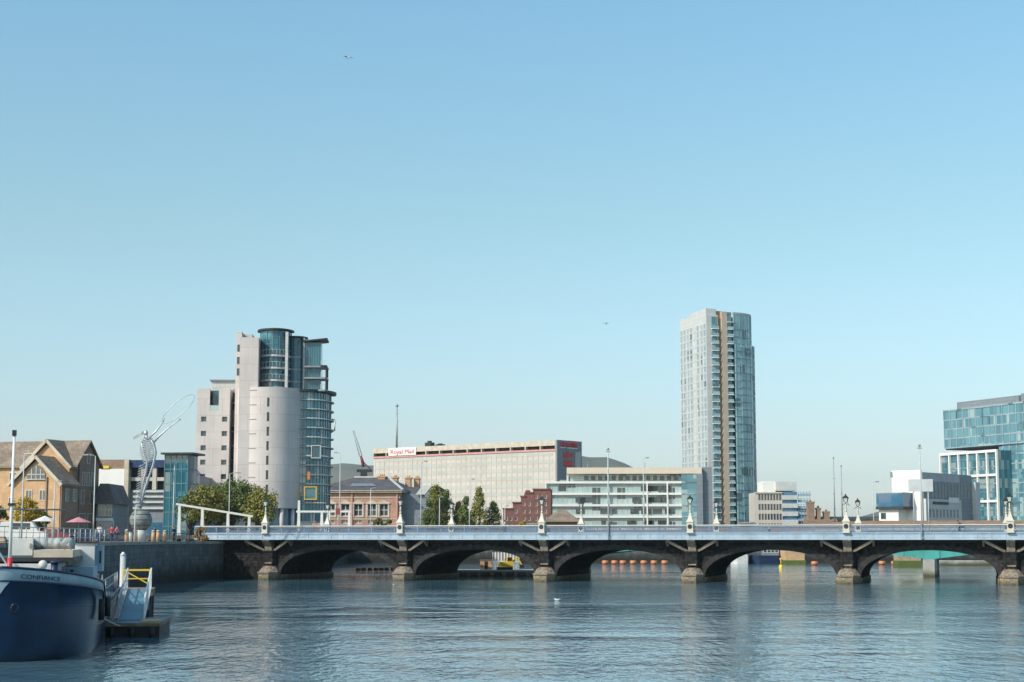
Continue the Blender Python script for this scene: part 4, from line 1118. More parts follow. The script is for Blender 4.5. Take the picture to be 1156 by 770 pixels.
# --- left bank: gabled tan brick building
def gabled():
    C0 = Vector((gx(83, 236), 236.0, 0)); th = R(-17); d = (cos(th), sin(th)); dp = (-sin(th), cos(th))
    rt = thing('gabled_brick_building', C0, th, 'tan brick building with three steep brown gabled roofs on the left bank', 'building')
    H = lambda v: gz(v, 236)
    X = lambda u, y=0: hit((C0.x+dp[0]*y, C0.y+dp[1]*y), d, u)
    # main block: local x from xl to 0, y 0..dep ; ridge along x
    xl = X(-30); 
    dep = hit(C0, dp, 108)
    zE = H(523); zR = H(498)
    hs = []
    # main body
    b = MB(); b.box(xl, -.02, 0, dep, QZ, zE); b.extx([(0, zE), (dep, zE), (dep/2, zR)], xl, -.02); b.build('wall', M['brick_tan'], rt)
    # right end wall: its shade is put into a darker brick colour
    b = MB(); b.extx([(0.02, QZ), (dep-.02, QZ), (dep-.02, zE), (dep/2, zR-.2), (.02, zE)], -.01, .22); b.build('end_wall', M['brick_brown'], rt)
    b = MB(); t = .3
    for s_ in (0, 1):
        y0 = -.5 if s_ == 0 else dep+.5; zz = zE-(zR-zE)/(dep/2)*.5
        vs = [(xl, y0, zz), (.6, y0, zz), (.6, dep/2, zR), (xl, dep/2, zR)]; b.add(vs+[(x, y, z+t) for x, y, z in vs], [(0, 1, 2, 3), (7, 6, 5, 4), (0, 4, 5, 1), (1, 5, 6, 2), (3, 0, 4, 7)])
    b.build('main_roof', M['roof_brown'], rt)
    # windows on the end wall
    for y in (dep*.3, dep*.5, dep*.7):
        o = window(rt, y, H(548), dep*.13, 2.0, y=-.24, rz=pi/2, frame='galv', fr=.1)
    window(rt, dep*.5, H(523), dep*.14, 1.6, y=-.24, rz=pi/2, frame='galv', fr=.1)
    for y in (dep*.28, dep*.68): window(rt, y, H(569), dep*.16, 2.0, y=-.24, rz=pi/2, frame='galv', fr=.1)
    for y in (dep*.28, dep*.68): window(rt, y, H(600), dep*.3, 2.6, y=-.24, rz=pi/2, frame='galv', fr=.1, pane='blue_glass')
    MB().box(.22, .34, dep*.04, dep*.09, QZ, zE).build('downpipe', M['dark_metal'], rt)
    # big cross gable at the right end of the front
    def gable(y0, xa, xb, ze, zr, back, nm, mat='brick_tan'):
        xm = (xa+xb)/2
        b = MB(); b.extr([(xa, QZ), (xb, QZ), (xb, ze), (xm, zr-.3), (xa, ze)], y0, back); b.build('gable_wall', M[mat], rt)
        b = MB(); ov = .55; sl = (zr-ze)/((xb-xa)/2)
        for sx, xe in ((-1, xa-ov), (1, xb+ov)):
            zz = ze-sl*ov; vs = [(xe, y0-.5, zz), (xm, y0-.5, zr), (xm, back, zr), (xe, back, zz)]
            b.add(vs+[(x, y, z+.28) for x, y, z in vs], [(0, 1, 2, 3), (7, 6, 5, 4), (0, 4, 5, 1), (1, 5, 6, 2), (2, 6, 7, 3), (3, 7, 4, 0)])
        b.build(nm, M['roof_brown'], rt)
        b = MB()
        for xe in (xa-ov, xb+ov): b.beam((xe, y0-.52, ze-sl*ov+.1), (xm, y0-.52, zr+.1), .14, .42)
        b.build('bargeboard', M['trim_stone'], rt)
    yA = -1.2
    gable(yA, X(26, yA), -.3, zE-.3, H(498), dep/2, 'gable_roof')
    # front wing, smaller gable
    yB = -5.6
    xa, xb = X(12, yB), X(66, yB)
    gable(yB, xa, xb, H(546), H(518), yA, 'gable_roof')
    MB().box(xb-.02, xb+.2, yB+.1, yA, QZ, H(547)).build('side_wall', M['brick_brown'], rt)  # darker brick puts the shade of this side into the colour
    xm = (xa+xb)/2
    # arched gable window
    b = MB(); w_ = (xb-xa)*.19
    pts = [(xm-w_, H(542)), (xm+w_, H(542)), (xm+w_, H(536)), (xm+w_*.6, H(529.5)), (xm, H(526)), (xm-w_*.6, H(529.5)), (xm-w_, H(536))]
    o = MB().extr(pts, yB-.1, yB+.05).build('gable_window', M['dark_glass'], rt)
    b = MB()
    for k_ in (-.5, 0, .5): b.box(xm+w_*k_-.06, xm+w_*k_+.06, yB-.16, yB-.1, H(542), H(531 if k_ else 527))
    b.box(xm-w_, xm+w_, yB-.16, yB-.1, H(537)-.06, H(537)+.06); b.box(xm-w_-.15, xm+w_+.15, yB-.25, yB-.1, H(543), H(542)); b.build('frame', M['galv'], o)
    window(rt, xm+w_*.75, H(566), 1.05, 1.5, y=yB-.06, frame='white_paint', bars=(2, 1))
    window(rt, xm-w_*.75, H(566), 1.05, 1.5, y=yB-.06, frame='white_paint', bars=(2, 1))
    MB().box(xb-2.2, xb-2.0, yB-.2, yB, QZ, H(540)).build('downpipe', M['brick_brown'], rt)
    for yy in (-2.3, -4.2): window(rt, yy, H(567), .95, 1.8, y=-(xb+.26), rz=pi/2, frame='galv', fr=.1)
    for i in range(3): window(rt, xl+3+i*3.3, H(545), 1.3, 1.6, y=-.08, frame='white_paint', bars=(2, 1))
    for i in range(3): window(rt, xl+3+i*3.3, H(575), 1.3, 1.8, y=-.08, frame='white_paint', bars=(2, 1))
    # shop front and terrace canopy at street level
    b = MB(); b.box(X(70, yA-1), -.3+.8, yA-1.5, yA-.02, H(579), H(577)); b.build('shop_fascia', M['cloth_pink'], rt)
    MB().box(xb+.2, .1, yA-.12, yA-.03, QZ, H(579)).build('shop_window', M['blue_glass'], rt)
    window(rt, X(30, yA)*.0+xl+8, H(518), 1.2, 1.0, y=1.0, frame='white_paint')
gabled()

# --- long building behind with white panels, blue band and stair tower
def longb():
    Y = 285.0; O = Vector((gx(100, Y), Y, 0)); rt = thing('riverside_retail_block', O, R(-4), 'flat roofed brown retail block with white wall panels behind the sculpture', 'building')
    X = lambda u: gx(u, Y)-O.x; H = lambda v: gz(v, Y)
    MB().box(-6, X(144), 0, 18, QZ, H(519)).build('brown_wall', M['brick_brown'], rt)
    MB().box(X(108), X(140), -.3, 0, H(549), H(529.5)).build('white_panel', M['white_clad'], rt)
    MB().box(X(108), X(140), -.35, 0, H(564), H(552)).build('white_panel', M['white_clad'], rt)
    MB().box(X(112), X(122), -.5, -.3, H(529), H(526)).build('yellow_sign', M['yellow'], rt)
    MB().box(X(140), X(145), -.6, 1, QZ, H(519.5)).build('corner_pier', M['trim_stone'], rt)
    MB().box(X(145), X(186), .4, 18, QZ, H(553)).build('dark_base', M['grey_clad'], rt)
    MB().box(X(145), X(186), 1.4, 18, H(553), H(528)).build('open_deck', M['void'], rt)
    MB().box(X(145), X(186), 0, 18, H(528), H(519.5)).build('blue_fascia', M['cloth_blue'], rt)
    b = MB()
    for u in (158, 171): b.box(X(u), X(u)+.7, .2, 1.2, H(553), H(528))
    b.box(X(145), X(186), .3, .5, H(543), H(539)); b.build('deck_column', M['mail_wall'], rt)
    b = MB()
    for v in (556, 562, 568, 575): b.box(X(150), X(200), -.1, .4, H(v), H(v)+.35)
    b.build('louvre', M['light_clad'], rt)
    for i in range(3): MB().box(X(112)+i*8, X(112)+i*8+5, -.2, 0, QZ+.2, H(590)).build('shop_window', M['blue_glass'], rt)
    # glass stair tower
    t = thing('glass_stair_tower', (gx(184, 275), 275, 0), R(-8), 'teal glass stair tower with thin flat roof beside the trees', 'tower')
    xw = gx(211, 275)-gx(184, 275); hh = gz(514, 275)
    for i in range(6):
        z0 = QZ+(hh-QZ)*i/6; z1 = QZ+(hh-QZ)*(i+1)/6
        MB().box(0, xw, 0, 5, z0+.12, z1).build('glazing', M['deep_glass'], t)
    b = MB()
    for i in range(7): z0 = QZ+(hh-QZ)*i/6; b.box(-.05, xw+.05, -.06, 5.05, z0-.06, z0+.12)
    for i in range(5): b.box(xw*i/4-.06, xw*i/4+.06, -.08, .0, QZ, hh)
    b.build('mullion', M['teal_frame'], t)
    MB().box(-.5, xw+1.1, -.8, 5.6, hh+.12, hh+.42).build('flat_roof', M['dark_metal'], t)
    block(205, 224, 537, 290, 14, 'grey_clad', 'dark_annex', 'dark low annex between the stair tower and pale tower', 'building')
longb()
def darkpub(rt, X, H):
    b = MB(); b.extr([(-.5, H(569)), (X(127)+.5, H(569)), (X(121), H(546)), (X(112), H(546))], -.5, 9); b.build('roof', M['roof_slate'], rt)
    for u in (114, 122): window(rt, X(u), H(583), 1.0, 2.0, y=-.08, bars=(2, 2))
    MB().box(0, X(127), -.25, 0, H(588), H(585)).build('fascia', M['white_clad'], rt)
    for u in (115, 122): window(rt, X(u), H(605), 1.6, 2.2, y=-.08, pane='blue_glass')
block(108, 127, 569, 240, 9, 'grey_clad', 'slate_roofed_pub', 'small pub with steep dark slate roof right of the gabled building', 'pub', darkpub)
def leftrow(rt, X, H):
    b = MB(); b.extx([(-.4, H(560)), (10.4, H(560)), (5, H(548))], -.3, X(60)); b.build('roof', M['roof_slate'], rt)
block(-60, 20, 560, 262, 10, 'brick_brown', 'brick_terrace', 'brown brick terrace at the far left behind the gables', 'terrace', leftrow)

# ------------------------------------------------------------------ trees
def tree(u, Y, vtop, ww, label, leaf='leaf_green', shape='round', n=2600, zb=None, ls=.42, group=None, name='tree', trunk_h=.28, seed=0, vb=None):
    r = random.Random(seed+int(u)*13)
    x = gx(u, Y); base = QZ if zb is None else zb; h = gz(vtop, Y)-base
    W = ww/F*Y/2
    rt = thing(name, (x, Y, base), r.uniform(0, 6), label, 'tree', group)
    tb_ = MB(); th_ = h*trunk_h
    tb_.tube([(0, 0, -.2), (.05*W, 0, th_), (0, .05*W, h*.6), (0, 0, h*.88)], [h*.024+.06, h*.019+.05, h*.01+.03, .03], 7)
    lv = MB(); K = max(14, n//55)
    for k in range(K):
        if shape == 'round':
            a = r.uniform(0, 2*pi); zz = r.uniform(-.85, 1); rad = (1-zz*zz)**.5*r.uniform(.45, 1.0)
            c = Vector((W*rad*cos(a)*.86, W*rad*sin(a)*.86, h*(trunk_h+.36)+zz*h*(1-trunk_h)*.43)); cr_ = W*r.uniform(.17, .34)
        else:
            t = r.random()**1.0; rad = (1-t)**.75*(.35+.65*min(1, t*5+.3)); a = r.uniform(0, 2*pi)
            c = Vector((W*rad*cos(a)*.8, W*rad*sin(a)*.8, h*(.12+.83*t))); cr_ = W*r.uniform(.35, .58)*(1-.45*t)
        if k % 3 == 0: tb_.tube([(0, 0, max(th_*.8, c.z-h*.25)), c*.6+Vector((0, 0, c.z*.36)), c], [.07+.004*h, .05, .02], 4)
        for _ in range(n//K):
            d = Vector((r.gauss(0, 1), r.gauss(0, 1), r.gauss(0, .8))); d = d.normalized()*cr_*r.uniform(.5, 1.1)
            p = c+d; nn = (d.normalized()+Vector((r.uniform(-.7, .7), r.uniform(-.7, .7), r.uniform(-.3, .9)))).normalized()
            t1 = nn.cross(Vector((r.uniform(-1, 1), r.uniform(-1, 1), r.uniform(-1, 1)))).normalized(); t2 = nn.cross(t1); q = ls*r.uniform(.5, 1.1)*.5
            lv.add([p-t1*q, p-t2*q*.7, p+t1*q, p+t2*q*.7], [(0, 1, 2, 3)])
    tb_.build('trunk', M['bark'], rt)
    lv.build('crown', M[leaf], rt, recalc=False)
    return rt
tg = 'trees around the foot of the pale tower'
tree(232, 262, 546, 50, 'broad green tree left of the pale tower beside the white beam', 'leaf_olive', group=tg, n=4200)
tree(262, 268, 541, 56, 'tallest broad green tree before the lower left block of the pale tower', 'leaf_green', group=tg, n=5000)
tree(294, 262, 551, 48, 'lower green tree touching the round stone drum', 'leaf_olive', group=tg, n=4200)
tree(214, 270, 556, 34, 'small green tree under the glass stair tower', 'leaf_green', group=tg, n=2400)
tree(248, 274, 545, 46, 'rear green tree between the two broadest crowns', 'leaf_green', group=tg, n=3600)
tree(279, 272, 546, 46, 'rear olive tree right of the tallest broad crown', 'leaf_olive', group=tg, n=3600)
tree(28, 205, 562, 38, 'yellow green tree in front of the gabled brick building', 'leaf_yellow', n=3600, ls=.3, zb=QZ)
tree(43, 212, 575, 26, 'darker green bush tree right of the yellow one', 'leaf_dark', n=2200, ls=.3)
tree(-4, 205, 570, 24, 'dark tree cut by the left edge', 'leaf_dark', n=2200, ls=.3)
tg2 = 'upright trees along the far quay'
tree(492, 366, 545, 38, 'tallest upright green tree right of the pink brick hall', 'leaf_olive', 'cone', 3600, group=tg2, ls=.55)
tree(504, 370, 552, 30, 'upright green tree touching the tallest one on its right', 'leaf_green', 'cone', 2400, group=tg2, ls=.5)
tree(484, 362, 562, 24, 'short bushy tree left of the tallest upright tree', 'leaf_green', 'cone', 1800, group=tg2, ls=.5)
tree(526, 366, 559, 25, 'narrow green tree with rusty neighbour between taller ones', 'leaf_green', 'cone', 2800, group=tg2, ls=.5)
tree(518, 372, 566, 22, 'rust tinged bushy tree left of the narrow green one', 'leaf_rust', 'cone', 2400, group=tg2, ls=.5)
tree(541, 366, 549, 26, 'slender olive poplar between the narrow green and conical trees', 'leaf_olive', 'cone', 3200, group=tg2, ls=.5)
tree(557, 368, 566, 26, 'low conical dark tree left of the red brick terraces', 'leaf_dark', 'cone', 2600, group=tg2, ls=.5)
tree(591, 368, 587, 20, 'yellow shrub in front of the red brick terraces', 'leaf_yellow', 'round', 1200, ls=.5, name='shrub', trunk_h=.1)
tree(427, 372, 581, 16, 'round dark shrub before the pink brick wall', 'leaf_dark', 'round', 1400, ls=.45, name='shrub', trunk_h=.1)
tree(440, 372, 582, 13, 'small round green shrub beside the darker one', 'leaf_green', 'round', 1100, ls=.45, name='shrub', trunk_h=.1)
tree(226, 203, 590, 19, 'rusty brown shrub at the left end of the blue railing', 'leaf_rust', 'round', 2600, ls=.2, zb=3.4, name='shrub', trunk_h=.05)

# ------------------------------------------------------------------ sculpture
def sculpture():
    Y = 192.0; x0 = gx(158.5, Y); z = lambda v: gz(v, Y); 
    X = lambda u: gx(u, Y)-x0
    rt = thing('ring_sculpture', (x0, Y, 0), 0, 'tall openwork steel figure on a globe reaching up with a large ring', 'sculpture')
    r = X(158.5+12.6)
    zc = z(587)
    MB().ball((0, 0, zc), r, 0, 32, 20).build('globe', M['bronze'], rt)
    b = MB()
    for k_ in range(-2, 3):
        rr = (r+.015)*cos(k_*.5); zz = zc+(r+.015)*sin(k_*.5); b.tube([(rr*cos(t*pi/12), rr*sin(t*pi/12), zz) for t in range(24)], .03, 4, closed=True)
    b.build('globe_band', M['dark_metal'], rt)
    MB().cyl(0, 0, QZ, zc-r*.9, .6, .8, 12).build('plinth', M['galv'], rt)
    def P(u, v, dy=0): return Vector((X(u), dy, z(v)))
    # spiral body rods
    spine = [P(158, 574), P(161, 556), P(166, 540), P(171, 525), P(173.5, 511), P(171, 501), P(165, 494)]
    front = [P(157, 574), P(158, 558), P(160, 545), P(163, 532), P(164, 521), P(160, 511), P(157, 501), P(161, 493)]
    b = MB(); sw = [.13, .1, .1, .12, .12, .1, .08]
    for dy in (-.25, .25):
        b.tube([p+Vector((0, dy*(1 if 0 < i < 6 else .3), 0)) for i, p in enumerate(spine)], .085, 6)
        b.tube([p+Vector((0, dy*(1 if 0 < i < 7 else .3), 0)) for i, p in enumerate(front)], .075, 6)
    # torso loops
    for t in range(14):
        k_ = t/13; c = P(165, 521).lerp(P(163, 495), k_); w_ = .55+.4*sin(pi*k_)
        b.tube([c+Vector((w_*cos(a*pi/6), .5*w_*sin(a*pi/6), .18*sin(a*pi/6+1))) for a in range(12)], .04, 4, closed=True)
    b.build('figure_rods', M['steel'], rt)
    b = MB()                   # swept ribs of the skirt
    for t in range(19):
        v = 571-2.7*t; k_ = t/18
        a_ = P(158+6*k_, v); c_ = P(150.5+4.5*k_, v+7-2*k_, -.5)
        b.tube([a_, a_.lerp(c_, .5)+Vector((0, -.2, -.05)), c_], [.06, .05, .02], 5)
        b.tube([a_, P(162+8*k_, v-2, .3)], .04, 4)
    b.build('skirt_rib', M['steel'], rt)
    b = MB(); b.ball(tuple(P(161.5, 489)), .33, 0, 12, 8, (.8, .8, 1.05))
    b.tube([P(162, 491.5), P(163, 496)], .17, 6)
    for k_ in range(4): b.tube([P(160, 487+k_*.6), P(155, 488+k_*1.2, .1), P(147, 494+k_*.8)], [.05, .04, .02], 4)
    b.build('head', M['steel'], rt)
    b = MB(); b.tube([P(164, 495), P(172, 487, .3), P(180.5, 476, .2), P(182, 472)], [.13, .11, .07, .05], 6); b.tube([P(170, 500), P(178, 492, -.3), P(187, 484, -.3), P(197, 476), P(201, 473)], [.13, .11, .08, .06, .05], 6)
    for q in (P(180.5, 475), P(198, 475)):
        for f_ in range(5): b.tube([q, q+Vector((.28*cos(.5+f_*.3), .08*(f_-2), .28*sin(.5+f_*.3)))], .03, 4)
    b.build('arm', M['steel'], rt)
    c = P(197.5, 461.5); ax = (P(215, 446.5)-P(180, 476.5))*.5; bx = Vector((-ax.z, 0, ax.x)).normalized()*.95+Vector((0, 1.1, 0))
    b = MB(); b.tube([c+ax*1.02*cos(t*pi/24)+bx*sin(t*pi/24) for t in range(48)], .045, 6, closed=True); b.build('ring', M['steel'], rt)
sculpture()

# ------------------------------------------------------------------ street furniture
def lamp_post(u, v, Y, label, arm=1, cat='street lamp', base=QZ, r=.07):
    x = gx(u, Y); zt = gz(v, Y)
    rt = thing('street_lamp', (x, Y, base), 0, label, cat, 'tall grey street lamps')
    MB().tube([(0, 0, 0), (0, 0, (zt-base)*.5), (0, 0, zt-base)], [r*1.4, r*1.1, r*.7], 8).build('pole', M['galv'], rt)
    b = MB(); b.tube([(0, 0, zt-base), (arm*.5, 0, zt-base+.15), (arm*1.0, 0, zt-base+.15)], r*.6, 6); b.build('arm', M['galv'], rt)
    MB().box(min(arm*.8, arm*1.6), max(arm*.8, arm*1.6), -.16, .16, zt-base+.08, zt-base+.24).build('lamp_head', M['grey_metal'], rt)
    return rt
for a in [(258, 535, 250, 'grey street lamp rising in front of the lower left tower block', 1), (383, 512, 262, 'grey street lamp right of the pale tower before the slate roof', -.6),
          (475, 522, 262, 'grey street lamp with dark top right of the brick chimneys', .6), (418, 552, 262, 'short grey street lamp in front of the pink brick wall', .5),
          (530, 542, 262, 'grey street lamp between the far quay trees', .5), (727, 518, 240, 'grey street lamp above the middle of the glass office', .5),
          (987, 545, 262, 'thin grey street lamp in front of the distant hill', .6), (105, 515, 190, 'thick grey street lamp at the corner of the gabled building', -1),
          (195, 523, 195, 'grey street lamp right of the sculpture', 1), (152, 572, 170, 'short grey pole left of the sculpture globe', .3),
          (24, 515, 165, 'slim grey lamp pole before the gabled brick facade', .4), (60, 545, 160, 'slim grey lamp pole at the corner of the front gable', .4),
          (496, 562, 262, 'short grey lamp in front of the tallest upright tree', .4), (570, 572, 262, 'short grey lamp at the left end of the red brick terraces', .4)]:
    lamp_post(a[0], a[1], a[2], a[3], a[4], base=QZ if a[2] != 262 else QZ)
def plain_pole(x, y, z0, z1, label, cat, name, top=None, r=.09):
    rt = thing(name, (x, y, z0), -A, label, cat)
    MB().tube([(0, 0, 0), (0, 0, z1-z0)], [r, r*.7], 8).build('pole', M['galv'], rt)
    if top == 'flood':
        b = MB(); b.ball((0, 0, z1-z0), .16, 0, 10, 6); b.box(-.25, .25, -.1, .1, z1-z0-.35, z1-z0-.2); b.build('lamp_head', M['grey_metal'], rt)
    return rt
def on_bridge(u, y):          # bridge-local x of a pixel column at depth y
    p = bw(0, y, 0); return hit((p.x, p.y), (ca, -sa), u)
for u, v, lab in ((687, 507, 'tall slim pole fixed outside the near railing before the glass office'), (1041, 503, 'tall slim pole fixed outside the near railing before the hotel')):
    xb_ = on_bridge(u, -1.95); p = bw(xb_, -1.95, 0)
    o = plain_pole(p.x, p.y, 4.85, gz(v, p.y), lab, 'pole', 'tall_pole', 'flood')
    MB().box(-.15, .15, -.05, .22, .15, .3).build('bracket', M['galv'], o)
# road sign backs
xb_ = on_bridge(1041, 2); p = bw(xb_, 2, 0)
rt = thing('road_sign', (p.x, p.y, 5.42), -A, 'large grey back of a road sign on two posts before the hotel', 'road sign')
MB().box(-1.35, 1.35, 0, .06, gz(555, p.y)-5.42, gz(541, p.y)-5.42).build('panel', M['galv'], rt)
b = MB()
for x in (-.8, .8): b.tube([(x, .15, 0), (x, .15, gz(543, p.y)-5.42)], .06, 6)
b.build('post', M['galv'], rt)
xb_ = on_bridge(381, 6); p = bw(xb_, 6, 0)
rt = thing('road_sign', (p.x, p.y, 5.42), -A, 'small dark red sign on a post before the pink brick hall', 'road sign')
MB().box(-.3, .3, 0, .05, gz(581, p.y)-5.42, gz(574, p.y)-5.42).build('panel', M['maroon'], rt); MB().tube([(0, .1, 0), (0, .1, gz(575, p.y)-5.42)], .04, 6).build('post', M['galv'], rt)
mast(943, 517, 592, 330, 'ship_mast', 'taller of two dark spire topped masts left of the distant hill', .14, 'grey_metal')
mast(951.5, 526, 592, 330, 'ship_mast', 'shorter of two dark spire topped masts behind a bridge lamp', .14, 'grey_metal')
# white sloped beam structures at the left end of the bridge
def beamline(name, label, pts, posts, Y, w_=.36):
    x0 = gx(pts[0][0], Y); rt = thing(name, (x0, Y, QZ), 0, label, 'canopy frame')
    P = lambda u, v: Vector((gx(u, Y)-x0, 0, gz(v, Y)-QZ))
    b = MB()
    for a, c in zip(pts, pts[1:]): b.beam(P(*a), P(*c), .35, w_*.75)
    b.build('beam', M['white_paint'], rt)
    for u, v0 in posts:
        p = P(u, v0); b = MB(); b.prism([(p.x-.26, -.26), (p.x+.26, -.26), (p.x+.26, .26), (p.x-.26, .26)], 0, p.z, 0, [(p.x-.16, -.16), (p.x+.16, -.16), (p.x+.16, .16), (p.x-.16, .16)]); b.build('post', M['white_paint'], rt)
beamline('white_beam_frame', 'white sloping beam on tapered posts above the left end of the bridge', [(198, 569), (285, 583)], [(202, 571), (228, 574.5), (257, 579), (281, 583)], 224)
beamline('white_gate_frame', 'white square gate frame at the foot of the pale tower', [(334, 577.5), (396, 577.5)], [(337, 565), (363, 578), (371, 578), (394, 578)], 250)

# bollards, seats, bins, bikes on the quay
def quayz(u, Y): return Vector((gx(u, Y), Y, QZ+.03))
g1 = 'tan bollards along the quay edge'
bl0 = thing('bollard', (0, 0, 0), 0, 'x', 'bollard', g1); MB().cyl(0, 0, 0, 1.15, .24, .2, 12).build('shaft', M['brick_tan'], bl0); MB().cyl(0, 0, 1.15, 1.3, .26, .1, 12).build('cap', M['trim_stone'], bl0)
lab = ['tan bollard directly right of the sculpture globe', 'second tan bollard right of the globe', 'tan bollard in front of the globe plinth', 'tan bollard near the pale quay corner', 'tan bollard left of the globe at the quay edge']
for i, (u, Y_) in enumerate(((173, 186), (178.5, 187), (153, 183), (186, 190), (143, 172))):
    o = bl0 if i == 0 else dup(bl0, quayz(u, Y_), 0, lab[i]); o.location = quayz(u, Y_); o['label'] = lab[i]
def railing(line, zb, h, label, name='quay_railing'):
    rt = thing(name, (line[0][0], line[0][1], zb), 0, label, 'railing'); b = MB(); L = [Vector((x-line[0][0], y-line[0][1], 0)) for x, y in line]
    for hh in (h, h*.66, h*.33): b.tube([p+Vector((0, 0, hh)) for p in L], .035 if hh == h else .02, 5)
    b.build('rail', M['galv'], rt)
    for a, c in zip(L, L[1:]):
        n = max(1, int((c-a).length/2.0))
        for i in range(n): p = a.lerp(c, i/n); MB().tube([p, p+Vector((0, 0, h))], .04, 5).build('railing_post', M['galv'], rt)
railing([ribbon(QUAY, -.4)[i] for i in (1, 2, 3, 4)], QZ+.06, 1.1, 'thin grey railing along the quay edge behind the barge')
# cycle stands: dark hoops near the railing end
g2 = 'dark cycle hoops at the end of the quay'
h0 = thing('cycle_hoop', quayz(200, 194), R(70), 'dark cycle hoop furthest left beside the bridge end', 'cycle stand', g2)
MB().tube([(-.4, 0, 0), (-.4, 0, .75), (-.25, 0, .95), (.25, 0, .95), (.4, 0, .75), (.4, 0, 0)], .04, 6).build('hoop', M['dark_metal'], h0)
for i, u in enumerate((204, 208, 212)): dup(h0, quayz(u, 194), R(70), ['second dark cycle hoop from the left', 'third dark cycle hoop from the left', 'dark cycle hoop nearest the rusty shrub'][i])
# litter bin, parasols and kiosk
rt = thing('litter_bin', quayz(146, 178), 0, 'white round litter bin left of the sculpture', 'litter bin'); MB().cyl(0, 0, 0, .95, .28, .32, 14).build('bin_body', M['white_clad'], rt); MB().cyl(0, 0, .95, 1.05, .34, .2, 14).build('lid', M['galv'], rt)
def parasol(u, Y, mat, label):
    rt = thing('parasol', quayz(u, Y), 0, label, 'parasol', 'cafe parasols on the left quay'); MB().cyl(0, 0, 0, 2.6, .04, .04, 6).build('pole', M['galv'], rt)
    b = MB(); b.prism([(1.5*cos(i*pi/4), 1.5*sin(i*pi/4)) for i in range(8)], 2.2, 2.8, 0, [(.03*cos(i*pi/4), .03*sin(i*pi/4)) for i in range(8)]); b.build('canopy', M[mat], rt)
parasol(50, 180, 'cloth_white', 'white cafe parasol behind the barge wheelhouse'); parasol(88, 190, 'cloth_pink', 'pink cafe parasol below the shop front')
# vehicles
def van(loc, rz, mat, label, cat='van', L=5.0, Hh=2.2, name='parked_van'):
    rt = thing(name, loc, rz, label, cat); W = .95
    b = MB()
    prof = [(-L/2, .35), (L/2, .35), (L/2, 1.0), (L/2-.9, 1.2), (L/2-1.6, Hh), (-L/2+.1, Hh), (-L/2, Hh-.3)] if Hh > 1.8 else [(-L/2, .3), (L/2, .3), (L/2, .75), (L/2-1.1, .92), (L/2-1.9, Hh), (-L/2+1.0, Hh), (-L/2+.2, .95), (-L/2, .9)]
    b.extr(prof, -W, W); b.build('body', M[mat], rt)
    b = MB(); z0 = Hh*.62
    b.box(-L/2+1.0, L/2-1.75, -W-.012, W+.012, z0, Hh-.14); b.build('side_window', M['dark_glass'], rt)
    for sx in (-L*.31, L*.31):
        for sy in (-W+.05, W-.25):
            o = MB(); o.T = Matrix.Translation((sx, sy, .33)) @ Matrix.Rotation(-pi/2, 4, 'X'); o.cyl(0, 0, 0, .22, .33, .33, 16); q = o.build('wheel', M['black_rubber'], rt)
            o = MB(); o.T = Matrix.Translation((sx, sy-.01, .33)) @ Matrix.Rotation(-pi/2, 4, 'X'); o.cyl(0, 0, 0, .24, .18, .18, 12); o.build('rim', M['galv'], q)
    for sy in (-.6, .6): MB().box(L/2-.02, L/2+.03, sy-.15, sy+.15, .7, .85).build('headlight', M['white_clad'], rt)
    return rt
p = quayz(27, 185); van(p, R(8), 'white_clad', 'white van parked on the quay behind the barge mast')
p = quayz(62, 205); van(p, R(-5), 'maroon', 'dark red car parked before the shop front', 'car', 4.3, 1.5, 'parked_car')
p = quayz(98, 208); van(p, R(5), 'cloth_blue', 'dark blue car parked near the slate roofed pub', 'car', 4.3, 1.5, 'parked_car')
xb_ = on_bridge(848, 5); p = bw(xb_, 5, 5.42); van(p, -A, 'grey_clad', 'dark grey car crossing the bridge below the slim tower', 'car', 4.3, 1.5, 'car')
xb_ = on_bridge(600, 8); p = bw(xb_, 8, 5.42); van(p, -A+pi, 'grey_clad', 'grey car crossing the bridge left of the pavilion', 'car', 4.3, 1.48, 'car')

